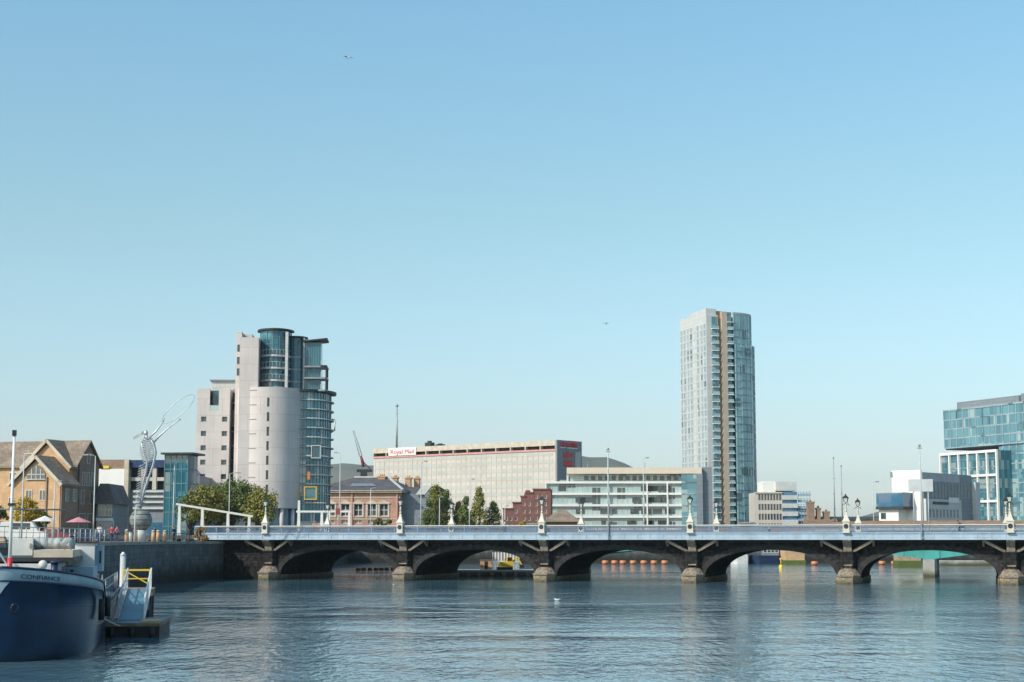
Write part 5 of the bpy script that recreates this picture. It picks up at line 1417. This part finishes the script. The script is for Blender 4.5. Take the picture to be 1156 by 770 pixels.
# ------------------------------------------------------------------ people
def skinned(name, verts, edges, rad, mat, par, sub=1):
    me = bpy.data.meshes.new(name); me.from_pydata(verts, edges, []); me.materials.append(mat)
    o = link(name, me, par); md = o.modifiers.new('skin', 'SKIN'); md.use_smooth_shade = True
    for i, sv in enumerate(me.skin_vertices[0].data): r_ = rad[i]; sv.radius = (r_, r_) if not isinstance(r_, tuple) else r_; sv.use_root = (i == 0)
    sb = o.modifiers.new('sub', 'SUBSURF'); sb.levels = sub; sb.render_levels = sub
    return o
def person(loc, rz, label, top='cloth_black', legs='cloth_blue', lean=0.0, stride=.25, arm=.25, riding=False):
    rt = thing('person', loc, rz, label, 'person')
    hy = .95
    def L(x, y, z):         # lean forward (+y is forward) above the hip
        if z > hy: t = z-hy; return (x, y+t*sin(lean), hy+t*cos(lean))
        return (x, y, z)
    v = [L(0, 0, .95), L(0, 0, 1.15), L(0, .01, 1.38), L(0, .01, 1.50), L(0, .02, 1.56), L(0, .03, 1.64), L(0, .03, 1.73)]
    rd = [(.15, .11), (.13, .10), (.15, .10), (.055, .055), (.06, .065), (.078, .092), (.055, .065)]
    e = [(0, 1), (1, 2), (2, 3), (3, 4), (4, 5), (5, 6)]
    top_i, leg_i = [], []
    for s_ in (-1, 1):
        o = len(v); st = stride*s_; kn = (s_*.10, st*.55+.04, .50); ft = (s_*.10, st*1.0-.03, .08)
        if riding: kn = (s_*.11, .38, .80+.12*s_); ft = (s_*.11, .25, .38+.13*s_)
        v += [(s_*.095, 0, .88), kn, ft, (ft[0], ft[1]+.17, ft[2]-.04)]; rd += [(.085, .085), (.056, .056), (.04, .04), (.035, .03)]
        e += [(0, o), (o, o+1), (o+1, o+2), (o+2, o+3)]
        o = len(v); el = (s_*.25, -arm*.3*s_, 1.13); wr = (s_*.25, .12-arm*s_*.5+.05, .90)
        sh = L(s_*.185, 0, 1.42); elb = L(*el); wrs = L(*wr)
        if riding: elb = (s_*.25, sh[1]+.15, sh[2]-.25); wrs = (s_*.22, sh[1]+.38, sh[2]-.38)
        v += [sh, elb, wrs]; rd += [(.055, .055), (.04, .04), (.027, .027)]; e += [(2, o), (o, o+1), (o+1, o+2)]
        w_ = Vector(wrs); dd = (Vector(wrs)-Vector(elb)).normalized(); pm_ = w_+dd*.075; k_ = len(v)
        v.append(tuple(pm_)); rd.append((.035, .02)); e.append((o+2, k_))
        for f_ in range(4):
            q = pm_+dd*.045+Vector((0, (f_-1.5)*.022, 0)); v.append(tuple(q)); rd.append((.0095, .0095)); e.append((k_, len(v)-1))
            q2 = q+dd*(.03-.004*abs(f_-1.5))+Vector((-s_*.012, .004, 0)); v.append(tuple(q2)); rd.append((.008, .008)); e.append((len(v)-2, len(v)-1))
        q = w_+dd*.04+Vector((0, .045, 0)); v.append(tuple(q)); rd.append((.011, .011)); e.append((o+2, len(v)-1))
    skinned('body', v, e, rd, M['skin'], rt)
    # jacket and trousers as their own surfaces
    tv = [v[0], v[1], v[2], L(0, .01, 1.47)]; tr = [(.175, .135), (.155, .125), (.172, .125), (.075, .075)]; te = [(0, 1), (1, 2), (2, 3)]
    for s_ in (0, 1):
        o = 7+s_*(4+3+1+9); k_ = len(tv); w2 = Vector(v[o+4+2]); w1 = Vector(v[o+4+1])
        tv += [v[o+4], v[o+4+1], tuple(w1.lerp(w2, .93))]; tr += [(.075, .075), (.055, .055), (.042, .042)]; te += [(2, k_), (k_, k_+1), (k_+1, k_+2)]
    skinned('jacket', tv, te, tr, M[top], rt)
    tv = [v[0]]; tr = [(.165, .125)]; te = []
    for s_ in (0, 1):
        o = 7+s_*(4+3+1+9); k_ = len(tv); tv += [v[o], v[o+1], v[o+2]]; tr += [(.1, .1), (.073, .073), (.062, .062)]; te += [(0, k_), (k_, k_+1), (k_+1, k_+2)]
    skinned('trousers', tv, te, tr, M[legs], rt)
    h = Vector(v[5]); b = MB(); b.ball((h.x, h.y-.025, h.z+.045), .1, 0, 12, 8, (.92, 1.05, .95)); b.build('hair', M['hair'], rt)
    b = MB(); f_ = .092
    for s_ in (-1, 1): b.ball((h.x+s_*.032, h.y+f_-.012, h.z+.01), .012, 0, 6, 4)
    b.ball((h.x, h.y+f_-.004, h.z-.055), .02, 0, 6, 4, (1, .4, .3)); b.build('face', M['hair'], rt)
    b = MB()
    for s_ in (0, 1):
        q = Vector(v[7+s_*17+2]); b.ball((q.x, q.y+.07, q.z-.035), .05, 0, 10, 6, (1, 2.6, .9))
    b.build('shoe', M['cloth_black'], rt)
    return rt
xb_ = on_bridge(1087, -.6); p = bw(xb_, -.6, 5.42)
pr = person(p, -A+pi/2, 'person in dark clothes leaning forward while cycling along the bridge', 'cloth_black', 'cloth_black', lean=.75, riding=True)
bk = thing('bicycle', p, -A+pi/2, 'dark bicycle under the rider on the bridge footway', 'bicycle')
b = MB()
for y in (-.52, .55):
    wv = [(0, y+.33*cos(t*pi/10), .34+.33*sin(t*pi/10)) for t in range(20)]; MB().tube(wv, .02, 5, closed=True).build('wheel', M['black_rubber'], bk)
b.tube([(0, -.52, .34), (0, -.12, .3), (0, .42, .8), (0, -.2, .82), (0, -.12, .3)], .02, 5); b.tube([(0, -.52, .34), (0, -.22, .8), (0, -.24, .9)], .018, 5); b.tube([(0, .55, .34), (0, .42, .8), (0, .40, .98)], .018, 5)
b.tube([(-.24, .46, 1.0), (0, .40, .98), (.24, .46, 1.0)], .016, 5); b.build('frame', M['dark_metal'], bk); MB().ball((0, -.24, .92), .09, 0, 8, 6, (.8, 1.5, .35)).build('saddle', M['black_rubber'], bk)
for (u, Y_, rz, t, l, lab) in ((174.5, 189, 2.5, 'cloth_black', 'cloth_black', 'person in black standing just right of the sculpture globe'),
                              (126, 176, .4, 'cloth_red', 'cloth_blue', 'person in a red top walking along the quay edge'),
                              (132, 178, 1.2, 'cloth_pink', 'cloth_blue', 'person in a pink top beside the one in red'),
                              (196, 191, 4, 'cloth_blue', 'cloth_black', 'person in blue near the cycle hoops'),
                              (112, 170, .2, 'cloth_white', 'cloth_blue', 'person in a white top walking before the pub')):
    person(quayz(u, Y_), rz, lab, t, l)
xb_ = on_bridge(570, -.9); p = bw(xb_, -.9, 5.42)
person(p, -A-pi/2, 'person in a white top walking on the bridge footway left of the pavilion', 'cloth_white', 'cloth_blue')

# ------------------------------------------------------------------ river things beyond the bridge
g3 = 'orange floats of the river boom'
fl0 = thing('boom_float', (0, 0, 0), 0, 'x', 'float', g3)
b = MB(); b.T = Matrix.Rotation(pi/2, 4, 'Y'); b.cyl(-.12, 0, -.75, .75, .42, .42, 12); b.build('float_drum', M['orange'], fl0)
b = MB(); b.T = Matrix.Rotation(pi/2, 4, 'Y'); b.cyl(-.12, 0, -.9, -.75, .18, .42, 10); b.cyl(-.12, 0, .75, .9, .42, .18, 10); b.build('end_cap', M['orange'], fl0)
pos = [(683, 330), (693.5, 330), (703, 330), (714.5, 330), (726.5, 330), (738, 330), (750, 330), (405, 252), (411, 253), (418, 254), (425, 255), (431, 256), (437, 257), (444, 258), (450, 259), (919, 318), (995, 322), (1009, 322)]
word = ['first', 'second', 'third', 'fourth', 'fifth', 'sixth', 'seventh', 'eighth']
for i, (u, Y_) in enumerate(pos):
    if i < 7: lb = word[i]+' orange float from the left under the middle arch'
    elif i < 15: lb = word[i-7]+' orange float from the left under the leftmost arch'
    else: lb = ['orange float beside the sandstone wall under the fourth arch', 'left orange float of the pair under the right arch', 'right orange float of the pair under the right arch'][i-15]
    loc = Vector((gx(u, Y_), Y_, .28))
    o = fl0 if i == 0 else dup(fl0, loc, 0, lb); o.location = loc; o['label'] = lb; o.scale = (.42, .6, .6) if 7 <= i < 15 else (.72, .9, .9)
# work pontoon with yellow excavator and cabin
Y = 221.5
wp = thing('work_pontoon', (gx(575, Y), Y, 0), 0, 'long low grey work pontoon under the second arch', 'pontoon')
w0, w1 = gx(515, Y)-gx(575, Y), gx(640, Y)-gx(575, Y)
MB().box(w0, w1, 0, 6, -.5, .65).build('float_hull', M['concrete'], wp); MB().box(w0, w1, -.1, 6.1, .65, .85).build('deck', M['light_clad'], wp)
x = w0
while x < w1: MB().cyl(x, -.25, -.2, .6, .25, .25, 8).build('fender', M['wood'], wp); x += 1.6
ex = thing('excavator', (gx(571, Y+2), Y+2, .85), R(8), 'yellow tracked excavator parked on the work pontoon', 'excavator'); ex.scale = (.72, .72, .72)
MB().box(-1.3, 1.3, -1.0, 1.0, .55, 1.5).build('body', M['yellow'], ex); MB().box(-1.6, 1.2, -1.1, -.6, 0, .5).build('track', M['black_rubber'], ex); MB().box(-1.6, 1.2, .6, 1.1, 0, .5).build('track', M['black_rubber'], ex)
o = MB().box(.1, 1.1, -1.0, -.1, 1.5, 2.4).build('cab', M['yellow'], ex); MB().box(.2, 1.0, -1.02, -.98, 1.65, 2.3).build('cab_window', M['dark_glass'], o)
b = MB(); b.beam((1.0, .3, 1.2), (2.2, .3, 2.3), .3, .35); b.beam((2.2, .3, 2.3), (3.0, .3, .9), .25, .28); b.build('boom_arm', M['yellow'], ex); MB().box(2.7, 3.4, -.1, .7, .3, .95).build('bucket', M['dark_metal'], ex)
cb_ = thing('site_cabin', (gx(549, Y+3), Y+3, .85), 0, 'small brown site cabin left of the excavator', 'cabin'); cb_.scale = (.75, .75, .65); MB().box(-1.1, 1.1, -.8, .8, 0, 1.9).build('wall', M['brick_tan'], cb_); MB().box(-1.2, 1.2, -.9, .9, 1.9, 2.05).build('roof', M['brick_brown'], cb_); MB().box(-.3, .3, -.83, -.8, .1, 1.7).build('door', M['dark_metal'], cb_)
bs = thing('boat_shed', (gx(556, 342), 342, 0), 0, 'cream boat shed with vertical boards on the far bank behind the excavator', 'shed')
MB().box(0, 5.5, 0, 5, -2, 2.6).build('wall', M['white_clad'], bs); MB().extr([(-.3, 2.6), (5.8, 2.6), (2.75, 3.9)], -.3, 5.3).build('roof', M['roof_brown'], bs)
b = MB()
for i in range(9): b.box(i*.62+.1, i*.62+.34, -.08, 0, .6, 2.55)
b.build('cladding_batten', M['brick_brown'], bs)
# sandstone wall and moored dark ship by the far quay
sw_ = thing('sandstone_jetty', (gx(887, 330), 330, 0), 0, 'square sandstone jetty end seen through the fourth arch', 'jetty'); MB().box(0, gx(908, 330)-gx(887, 330), 0, 16, -3, gz(621, 330)).build('wall', M['brick_tan'], sw_); MB().box(-.2, gx(909, 330)-gx(887, 330), -.2, 16, -3, .8).build('weedy_base', M['leaf_dark'], sw_)
yb = thing('yellow_buoy', (gx(881, 290), 290, 0), 0, 'yellow mooring buoy floating left of the sandstone jetty', 'buoy'); MB().cyl(0, 0, -.3, .5, .45, .3, 12).build('float_body', M['yellow'], yb); MB().cyl(0, 0, .5, 1.5, .1, .06, 8).build('topmark_post', M['yellow'], yb); MB().ball((0, 0, 1.5), .22, 0, 8, 6).build('topmark', M['yellow'], yb)
def ship(u0, u1, Y, label, hull, house, name, cat):
    x0 = gx(u0, Y); L = gx(u1, Y)-x0; rt = thing(name, (x0, Y, 0), 0, label, cat)
    plan = [(0, 2.5), (L*.12, .6), (L*.3, 0), (L*.9, .1), (L, 1.2), (L, 3.8), (L*.9, 4.9), (L*.3, 5), (L*.12, 4.4)]
    MB().prism([(x*.96+L*.02, y*.9+.25) for x, y in plan], -.6, 1.7, 0, plan).build('hull', M[hull], rt)
    o = MB().box(L*.45, L*.9, 1, 4, 1.7, 3.4).build('cabin', M[house], rt)
    for i in range(4): window(o, L*(.5+.11*i), 2.2, .8, .6, y=.94, frame='white_paint')
    return rt
ship(845, 884, 336, 'dark blue moored vessel seen through the fourth arch', 'navy', 'grey_clad', 'moored_vessel', 'boat')
ship(826, 846, 335, 'small white moored boat left of the dark vessel', 'boat_white', 'light_clad', 'moored_boat', 'boat')
wl = thing('weir_jetty', (gx(1062, 315), 315, 0), 0, 'low grey concrete jetty right of the teal bridge pier', 'jetty'); MB().box(0, 30, 0, 3, -3, .95).build('deck', M['concrete'], wl); 
gw = thing('mossy_wall', (gx(1013, 300), 300, 0), 0, 'mossy pale wall left of the teal bridge pier', 'wall'); MB().box(0, gx(1040, 300)-gx(1013, 300), 0, 4, -3, 1.1).build('mossy_base', M['leaf_dark'], gw); MB().box(.1, gx(1040, 300)-gx(1013, 300)-.1, .2, 3.8, 1.1, 2.2).build('upper_wall', M['tan_stone'], gw)

# gulls
def gull(loc, rz, label, flying, s_=1.0):
    rt = thing('gull', loc, rz, label, 'bird'); b = MB(); b.ball((0, 0, .07), .11*s_, 0, 10, 6, (.8, 2.1, .75)); b.ball((0, .22*s_, .14), .055*s_, 0, 8, 6)
    b.tube([(0, .26*s_, .14), (0, .33*s_, .13)], [.02*s_, .004], 5); b.build('body', M['plastic_white'], rt)
    for sx in (-1, 1):
        if flying: w_ = [(0, .12, .08), (sx*.3, .16, .2), (sx*.68, -.02, .12), (sx*.3, -.04, .18), (0, -.08, .08)]
        else: w_ = [(sx*.06, .12, .12), (sx*.11, .0, .12), (sx*.03, -.34, .11), (sx*.03, -.05, .15), (sx*.02, .1, .14)]
        b = MB(); vs = [(x*s_, y*s_, z*s_) for x, y, z in w_]; b.add(vs+[(x, y, z+.015) for x, y, z in vs], [(0, 1, 2, 3, 4), (9, 8, 7, 6, 5)]+[(i, (i+1) % 5, 5+(i+1) % 5, 5+i) for i in range(5)]); b.build('wing', M['grey_metal'] if flying else M['galv'], rt)
def onwater(u, v): 
    d = pt(u, v, 1.0); t = CAMZ/(CAMZ-d.z); return Vector((d.x*t, t, 0))
gull(onwater(629, 678), 1.3, 'white gull floating on the water below the third pier', False, .9)
gull(onwater(445, 661), 2.2, 'white gull floating on the water near the second pier', False, .8)
gull(pt(393, 66, 170), .7, 'bird flying high in the sky at upper left', True, 1.0); gull(pt(684, 366, 230), 2.4, 'tiny bird flying in the sky left of the slim tower', True, .9)

# ------------------------------------------------------------------ barge
BTH = math.atan(.205)
ST = Vector((-20.75, 67.2, 0))
barge = thing('river_barge', ST, BTH, 'old dark blue steel barge with pale stripe moored at the left quay', 'barge')
def bl(w): # world -> barge local
    d = Vector(w)-ST; c, s_ = cos(-BTH), sin(-BTH); return Vector((d.x*c-d.y*s_, d.x*s_+d.y*c, d.z))
LEN, HB = 37.0, 3.9
def half(s_):
    if s_ <= 6: return HB*max(0, 1-(1-s_/6.0)**2.3)**.52
    if s_ >= LEN-5: return HB*(max(0, 1-((s_-LEN+5)/5.0)**2.4)**.5)
    return HB
def sheer(s_): k_ = min(1, max(0, (s_-5.6)/2.2)); return 3.78-1.15*min(1, s_/9.0)**.8-.55*k_*k_*(3-2*k_)
def stripe(s_): return .52-.24*min(1, s_/7.0)
ss = [6*(i/22.0)**1.7 for i in range(23)]+[6+i*1.3 for i in range(1, 20)]+[LEN-5+5*(1-(1-i/8.0)**1.8) for i in range(9)]
ss = sorted(set(round(x, 4) for x in ss))
def lvls(s_):
    t = sheer(s_); st_ = stripe(s_)
    return [(-.8, .80), (-.05, .90), (.6, .95), (1.3, .98), (2.0, .995), (t-st_, 1.0), (t-st_+.001, 1.005), (t, 1.01)]
b = MB()
for sg in (1, -1):
    grid = []
    for s_ in ss:
        h_ = half(s_); row = []
        for z, k_ in lvls(s_):
            rake = (z/3.8)*.55 if s_ < 6 else 0; f_ = (1-min(1, s_/6))
            row.append((sg*h_*k_, s_-rake*f_+.0, z))
        grid.append(row)
    for i in range(len(ss)-1):
        for j in range(7):
            a, c, d, e = grid[i][j], grid[i+1][j], grid[i+1][j+1], grid[i][j+1]
            b.add([a, c, d, e] if sg > 0 else [e, d, c, a], [(0, 1, 2, 3)], 1 if j == 6 and ss[i] < 6.4 else 0, True)
hull = b.build('hull', [M['hull_blue'], M['hull_stripe']], barge)
b = MB(); dk = []
for s_ in ss: dk.append((half(s_)*.97, s_, sheer(s_)-.35))
for i in range(len(dk)-1):
    (w0_, y0_, z0_), (w1_, y1_, z1_) = dk[i], dk[i+1]; b.add([(-w0_, y0_, z0_), (w0_, y0_, z0_), (w1_, y1_, z1_), (-w1_, y1_, z1_)], [(0, 1, 2, 3)])
b.build('deck', M['pontoon_deck'], barge)
b = MB()
for sg in (1, -1):
    b.tube([(sg*half(s_)*1.015, s_-.55*(1-min(1, s_/6)), sheer(s_)+.02) for s_ in ss], .055, 6)
    b.tube([(sg*half(s_)*1.01, s_-.5*(1-min(1, s_/6)), sheer(s_)-stripe(s_)) for s_ in ss], .04, 6)
b.build('rubbing_rail', M['navy'], barge)
b = MB()
for zz in (1.15, 2.0):
    b.tube([(half(s_)*(.977 if zz < 1.5 else .998), s_-(zz/3.8)*.55*(1-min(1, s_/6)), zz+.25-.25*min(1, s_/8)) for s_ in ss if s_ < 30], .022, 5)
b.build('plate_seam', M['hull_blue'], barge)
# bow patch and hawse hole
b = MB(); pts = []
for s_ in (0.0, .01, .03, .08, .16):
    pts.append(s_)
def hullpt(s_, z, off=.02):
    k_ = 1.0; h_ = half(s_); h2 = half(s_+.02); n = Vector((.02, -(h2-h_))).normalized()
    return Vector((h_*1.005+n.x*off, s_-(z/3.8)*.55*(1-min(1, s_/6))+n.y*off, z))
arcs = [0.0]; sv = [0.0]; cur = hullpt(0, 3.3)
q = 0.0
while q < 12: q += .02; nx_ = hullpt(q, 3.3); arcs.append(arcs[-1]+(nx_-cur).length); sv.append(q); cur = nx_
def s_at(a):
    for i in range(len(arcs)-1):
        if arcs[i+1] >= a: return sv[i]+(sv[i+1]-sv[i])*(a-arcs[i])/max(1e-6, arcs[i+1]-arcs[i])
    return 12
b = MB(); tri = []
for i in range(6):
    a0_, a1_ = .55*i/6, .55*(i+1)/6; z_t = lambda a: sheer(s_at(a))-stripe(s_at(a)); zb0, zb1 = z_t(a0_)-.62*(1-a0_/.55), z_t(a1_)-.62*(1-a1_/.55)
    b.add([hullpt(s_at(a0_), zb0, .03), hullpt(s_at(a1_), zb1, .03), hullpt(s_at(a1_), z_t(a1_), .03), hullpt(s_at(a0_), z_t(a0_), .03)], [(0, 1, 2, 3)])
b.build('bow_patch', M['hull_stripe'], barge)
aH = .72; ch = hullpt(s_at(aH), 2.15, .05); tn = (hullpt(s_at(aH+.1), 2.15, .05)-hullpt(s_at(aH-.1), 2.15, .05)).normalized()
b = MB(); b.tube([ch+tn*.14*cos(t*pi/8)+Vector((0, 0, .17))*sin(t*pi/8) for t in range(16)], .05, 6, closed=True); b.build('hawse_ring', M['navy'], barge)
b = MB(); b.add([ch+tn*.13*cos(t*pi/8)+Vector((0, 0, .16))*sin(t*pi/8) for t in range(16)], [list(range(16))]); b.build('hawse_hole', M['black_rubber'], barge)
# name on the stripe
t = text_mesh('CONFIANCE', .27, .004, 1.2, .0); t.materials.append(M['navy'])
xs_ = [v.co.x for v in t.vertices]; xm0 = min(xs_); A0 = .95
for v in t.vertices:
    a = A0+(v.co.x-xm0); s_ = s_at(a); off = .035-v.co.y; p = hullpt(s_, sheer(s_)-stripe(s_)+.12+v.co.z*.9*(stripe(s_)/.5), off); v.co = p
link('name_lettering', t, barge)
def bbox(u0, u1, v0, v1, Z_, dep, mat, name, par=None, label=None):
    a = bl(pt(u0, v1, Z_)); c = bl(pt(u1, v0, Z_)); y = (a.y+c.y)/2
    return MB().box(a.x, c.x, y, y+dep, a.z, c.z).build(name, M[mat], par or barge, label)
bbox(-30, 60, 637, 650, 76, 12, 'boat_white', 'coachroof')
bbox(-20, 83, 629.5, 634, 78, 10, 'dark_metal', 'coachroof_rim')
bbox(38, 82, 621, 629.5, 79, 9, 'boat_beige', 'cabin_roof')
o = bbox(12, 37, 608, 627, 79, .8, 'boat_white', 'deck_locker')
for u in (17, 32): bbox(u, u+2.2, 613, 618, 78.97, .1, 'boat_beige', 'vent', o)
a = bl(pt(38, 613, 80)); c = bl(pt(82, 613.5, 80)); b = MB(); n = 18
b.tube([a.lerp(c, i/n)+Vector((0, .03*sin(i*2), .02*sin(i*1.7))) for i in range(n+1)], [.26+.015*sin(i*1.3)+.01*sin(i*3.1) for i in range(n+1)], 14); b.build('rolled_awning', M['tarp'], barge)
b = MB()
for u in (44, 73, 80): q_ = bl(pt(u, 622, 80)); b.tube([q_, q_+Vector((0, 0, .35))], .03, 5)
b.build('awning_support', M['boat_beige'], barge)
o = bbox(84, 107, 613, 641, 86, 3, 'boat_white', 'wheelhouse'); 
bbox(83, 109.5, 611.5, 613.2, 85.9, 3.4, 'dark_metal', 'wheelhouse_roof')
bbox(106.6, 116, 616, 645, 87, 2.4, 'boat_blue', 'wheelhouse_side')
bbox(112, 114.3, 622, 636, 86.95, .1, 'navy', 'side_window')
bbox(60, 105, 640, 655, 82, 5, 'boat_blue', 'aft_cabin')
for u in (71, 79): bbox(u, u+4, 643, 653, 81.96, .1, 'navy', 'cabin_window')
q_ = bl(pt(61, 655, 75)); b = MB(); z_ = q_.z
b.cyl(q_.x, q_.y, z_-.3, z_+.75, .16, .16, 12); b.cyl(q_.x+.45, q_.y+.1, z_-.3, z_+.5, .13, .13, 12); b.cyl(q_.x, q_.y, z_+.75, z_+.85, .22, .22, 12); b.build('mooring_bitt', M['navy'], barge)
q_ = bl(pt(20, 648, 72)); b = MB(); b.cyl(q_.x, q_.y, q_.z-.3, q_.z+.25, .13, .13, 10); b.cyl(q_.x+.3, q_.y, q_.z-.3, q_.z+.2, .13, .13, 10); b.build('mooring_bitt', M['navy'], barge)
# mast
q_ = bl(pt(10.5, 650, 73)); zt = gz(492, 73); b = MB(); b.tube([(q_.x, q_.y, 3.2), (q_.x, q_.y, zt)], [.085, .055], 10); b.build('mast', M['plastic_white'], barge)
MB().cyl(q_.x, q_.y, 3.0, 4.1, .13, .11, 10).build('mast_foot', M['red_paint'], barge)
b = MB(); b.box(q_.x-.09, q_.x+.09, q_.y-.09, q_.y+.09, zt, zt+.25); b.build('navigation_light', M['dark_metal'], barge); MB().box(q_.x-.16, q_.x+.16, q_.y-.1, q_.y+.1, gz(571, 73), gz(568, 73)).build('mast_fitting', M['dark_metal'], barge)
b = MB(); b.tube([(q_.x-2.4, q_.y, gz(575, 73)), (q_.x+2.3, q_.y+.4, gz(575, 73))], .035, 5); b.tube([(q_.x-.8, q_.y+3, 4.4), (q_.x, q_.y, 3.6)], .05, 5); b.build('boom', M['grey_metal'], barge)
MB().tube([(q_.x-1.6, q_.y+4, 4.4), (q_.x-1.4, q_.y+4, 5.0), (q_.x-.6, q_.y+4, 5.0), (q_.x-.45, q_.y+4, 4.2)], .035, 6).build('handrail', M['dark_metal'], barge)
# side railing
b = MB(); rail = [s_ for s_ in ss if 7 < s_ < 30]
for h_ in (.95, .5): b.tube([(half(s_)*.98, s_, sheer(s_)+h_) for s_ in rail], .028, 5)
s_ = 7.2
while s_ < 30: b.tube([(half(s_)*.98, s_, sheer(s_)-.05), (half(s_)*.98, s_, sheer(s_)+.95)], .026, 5); s_ += 2.2
b.build('side_railing', M['grey_metal'], barge)
MB().box(-3.0, 2.9, 10, 27, 1.7, 3.0).build('side_deckhouse', M['navy'], barge)

b = MB()
for q in range(3):
    c0 = Vector((1.2-.9*q, 2.6+.5*q, sheer(3)-.3)); b.tube([c0+Vector(((.32-.02*t/6)*cos(t*.7), (.32-.02*t/6)*sin(t*.7), .012*t)) for t in range(30)], .03, 5)
b.build('rope_coil', M['trim_stone'], barge)
MB().tube([(3.0, 4.6, sheer(4.6)), (3.9, 7.0, 1.4), (4.35, 9.5, 1.0), (4.5, 13.0, .75)], .03, 6).build('mooring_rope', M['trim_stone'], barge)
for s_ in (4.2, 7.6):
    p_ = hullpt(s_, 1.9, .16); MB().tube([p_+Vector((0, 0, .45)), p_+Vector((0, 0, -.45))], [.13, .13], 10).build('fender', M['black_rubber'], barge)
b = MB(); q_ = bl(pt(48, 655, 73)); b.cyl(q_.x, q_.y, 2.9, 3.75, .12, .12, 10); b.ball((q_.x, q_.y-.1, 3.8), .2, 0, 10, 8); b.build('deck_ventilator', M['boat_white'], barge)
# pontoon and gangway
pc = Vector((gx(152, 84.2), 84.2, 0))
po = thing('landing_pontoon', pc, BTH*.6, 'dark timber landing pontoon floating beside the barge', 'pontoon')
MB().box(-1.35, 1.35, 0, 6.2, -.3, .55).build('float', M['black_rubber'], po)
MB().box(-1.4, 1.4, -.08, 6.3, .55, .68).build('timber_edge', M['wood'], po)
MB().box(-1.25, 1.3, .06, 6.2, .68, .72).build('deck', M['pontoon_deck'], po)
MB().box(.35, 1.3, .1, 1.9, .72, .82).build('sunlit_corner', M['brick_tan'], po)  # tan slab paints the sunlit corner of the deck as colour
for x in (-1.0, 0, 1.0): MB().cyl(x, -.2, -.1, .5, .14, .14, 10).build('fender', M['black_rubber'], po)
gwy = thing('gangway', (gx(150.5, 86.5), 86.5, .72), BTH*.9, 'blue grey gangway with white and yellow handrails on the pontoon', 'gangway')
L_, zr = 9.5, 1.35
MB().add([(-.62, 0, .05), (.62, 0, .05), (.62, L_, zr), (-.62, L_, zr), (-.62, 0, -.05), (.62, 0, -.05), (.62, L_, zr-.12), (-.62, L_, zr-.12)], [(0, 1, 2, 3), (4, 7, 6, 5), (0, 4, 5, 1), (2, 6, 7, 3), (1, 5, 6, 2), (0, 3, 7, 4)]).build('ramp', M['ramp_blue'], gwy)
for sx, mt in ((-1, 'galv'), (1, 'plastic_white')):
    b = MB(); x = sx*.66
    b.beam((x, -.1, 1.15), (x, L_, zr+1.15), .08, .12); b.beam((x, -.1, .15), (x, L_, zr+.1), .08, .12); b.beam((x, 0, .6), (x, L_, zr+.6), .05, .05)
    for i in range(7): y = L_*i/6; z = zr*i/6; b.beam((x, y, z), (x, y, z+1.15), .07, .07)
    b.build('handrail', M[mt], gwy)
# landing stage with yellow frame at the head of the gangway
ls = thing('landing_stage', (gx(155, 97.5), 97.5, 0), BTH*.9, 'dark landing stage with a yellow braced frame behind the gangway', 'landing stage')
MB().box(-1.0, .95, 0, 5, 1.6, 1.98).build('platform', M['wood'], ls)
for x in (-.8, .75):
    for y in (.3, 4.7): MB().cyl(x, y, -3.1, 1.6, .16, .16, 10).build('pile', M['black_rubber'], ls)
b = MB(); z1 = gz(643.5, 97.5); 
for x in (-.72, .78): b.beam((x, -.1, 1.98), (x, -.1, z1), .1, .1)
b.beam((-.72, -.1, z1), (.78, -.1, z1), .1, .1); b.beam((-.72, -.1, z1-.5), (.78, -.1, z1-.5), .07, .07); b.beam((-.72, -.12, z1), (.78, -.12, z1-.85), .07, .07)
b.build('braced_frame', M['yellow'], ls)
mp_ = thing('mooring_pile', (gx(139.5, 98), 98, -3), 0, 'pale tubular mooring pile left of the gangway', 'mooring pile'); MB().cyl(0, 0, 0, gz(627, 98)+3, .17, .17, 12).build('tube', M['galv'], mp_); MB().cyl(0, 0, gz(627, 98)+3, gz(627, 98)+3.2, .2, .05, 12).build('cap', M['white_clad'], mp_)
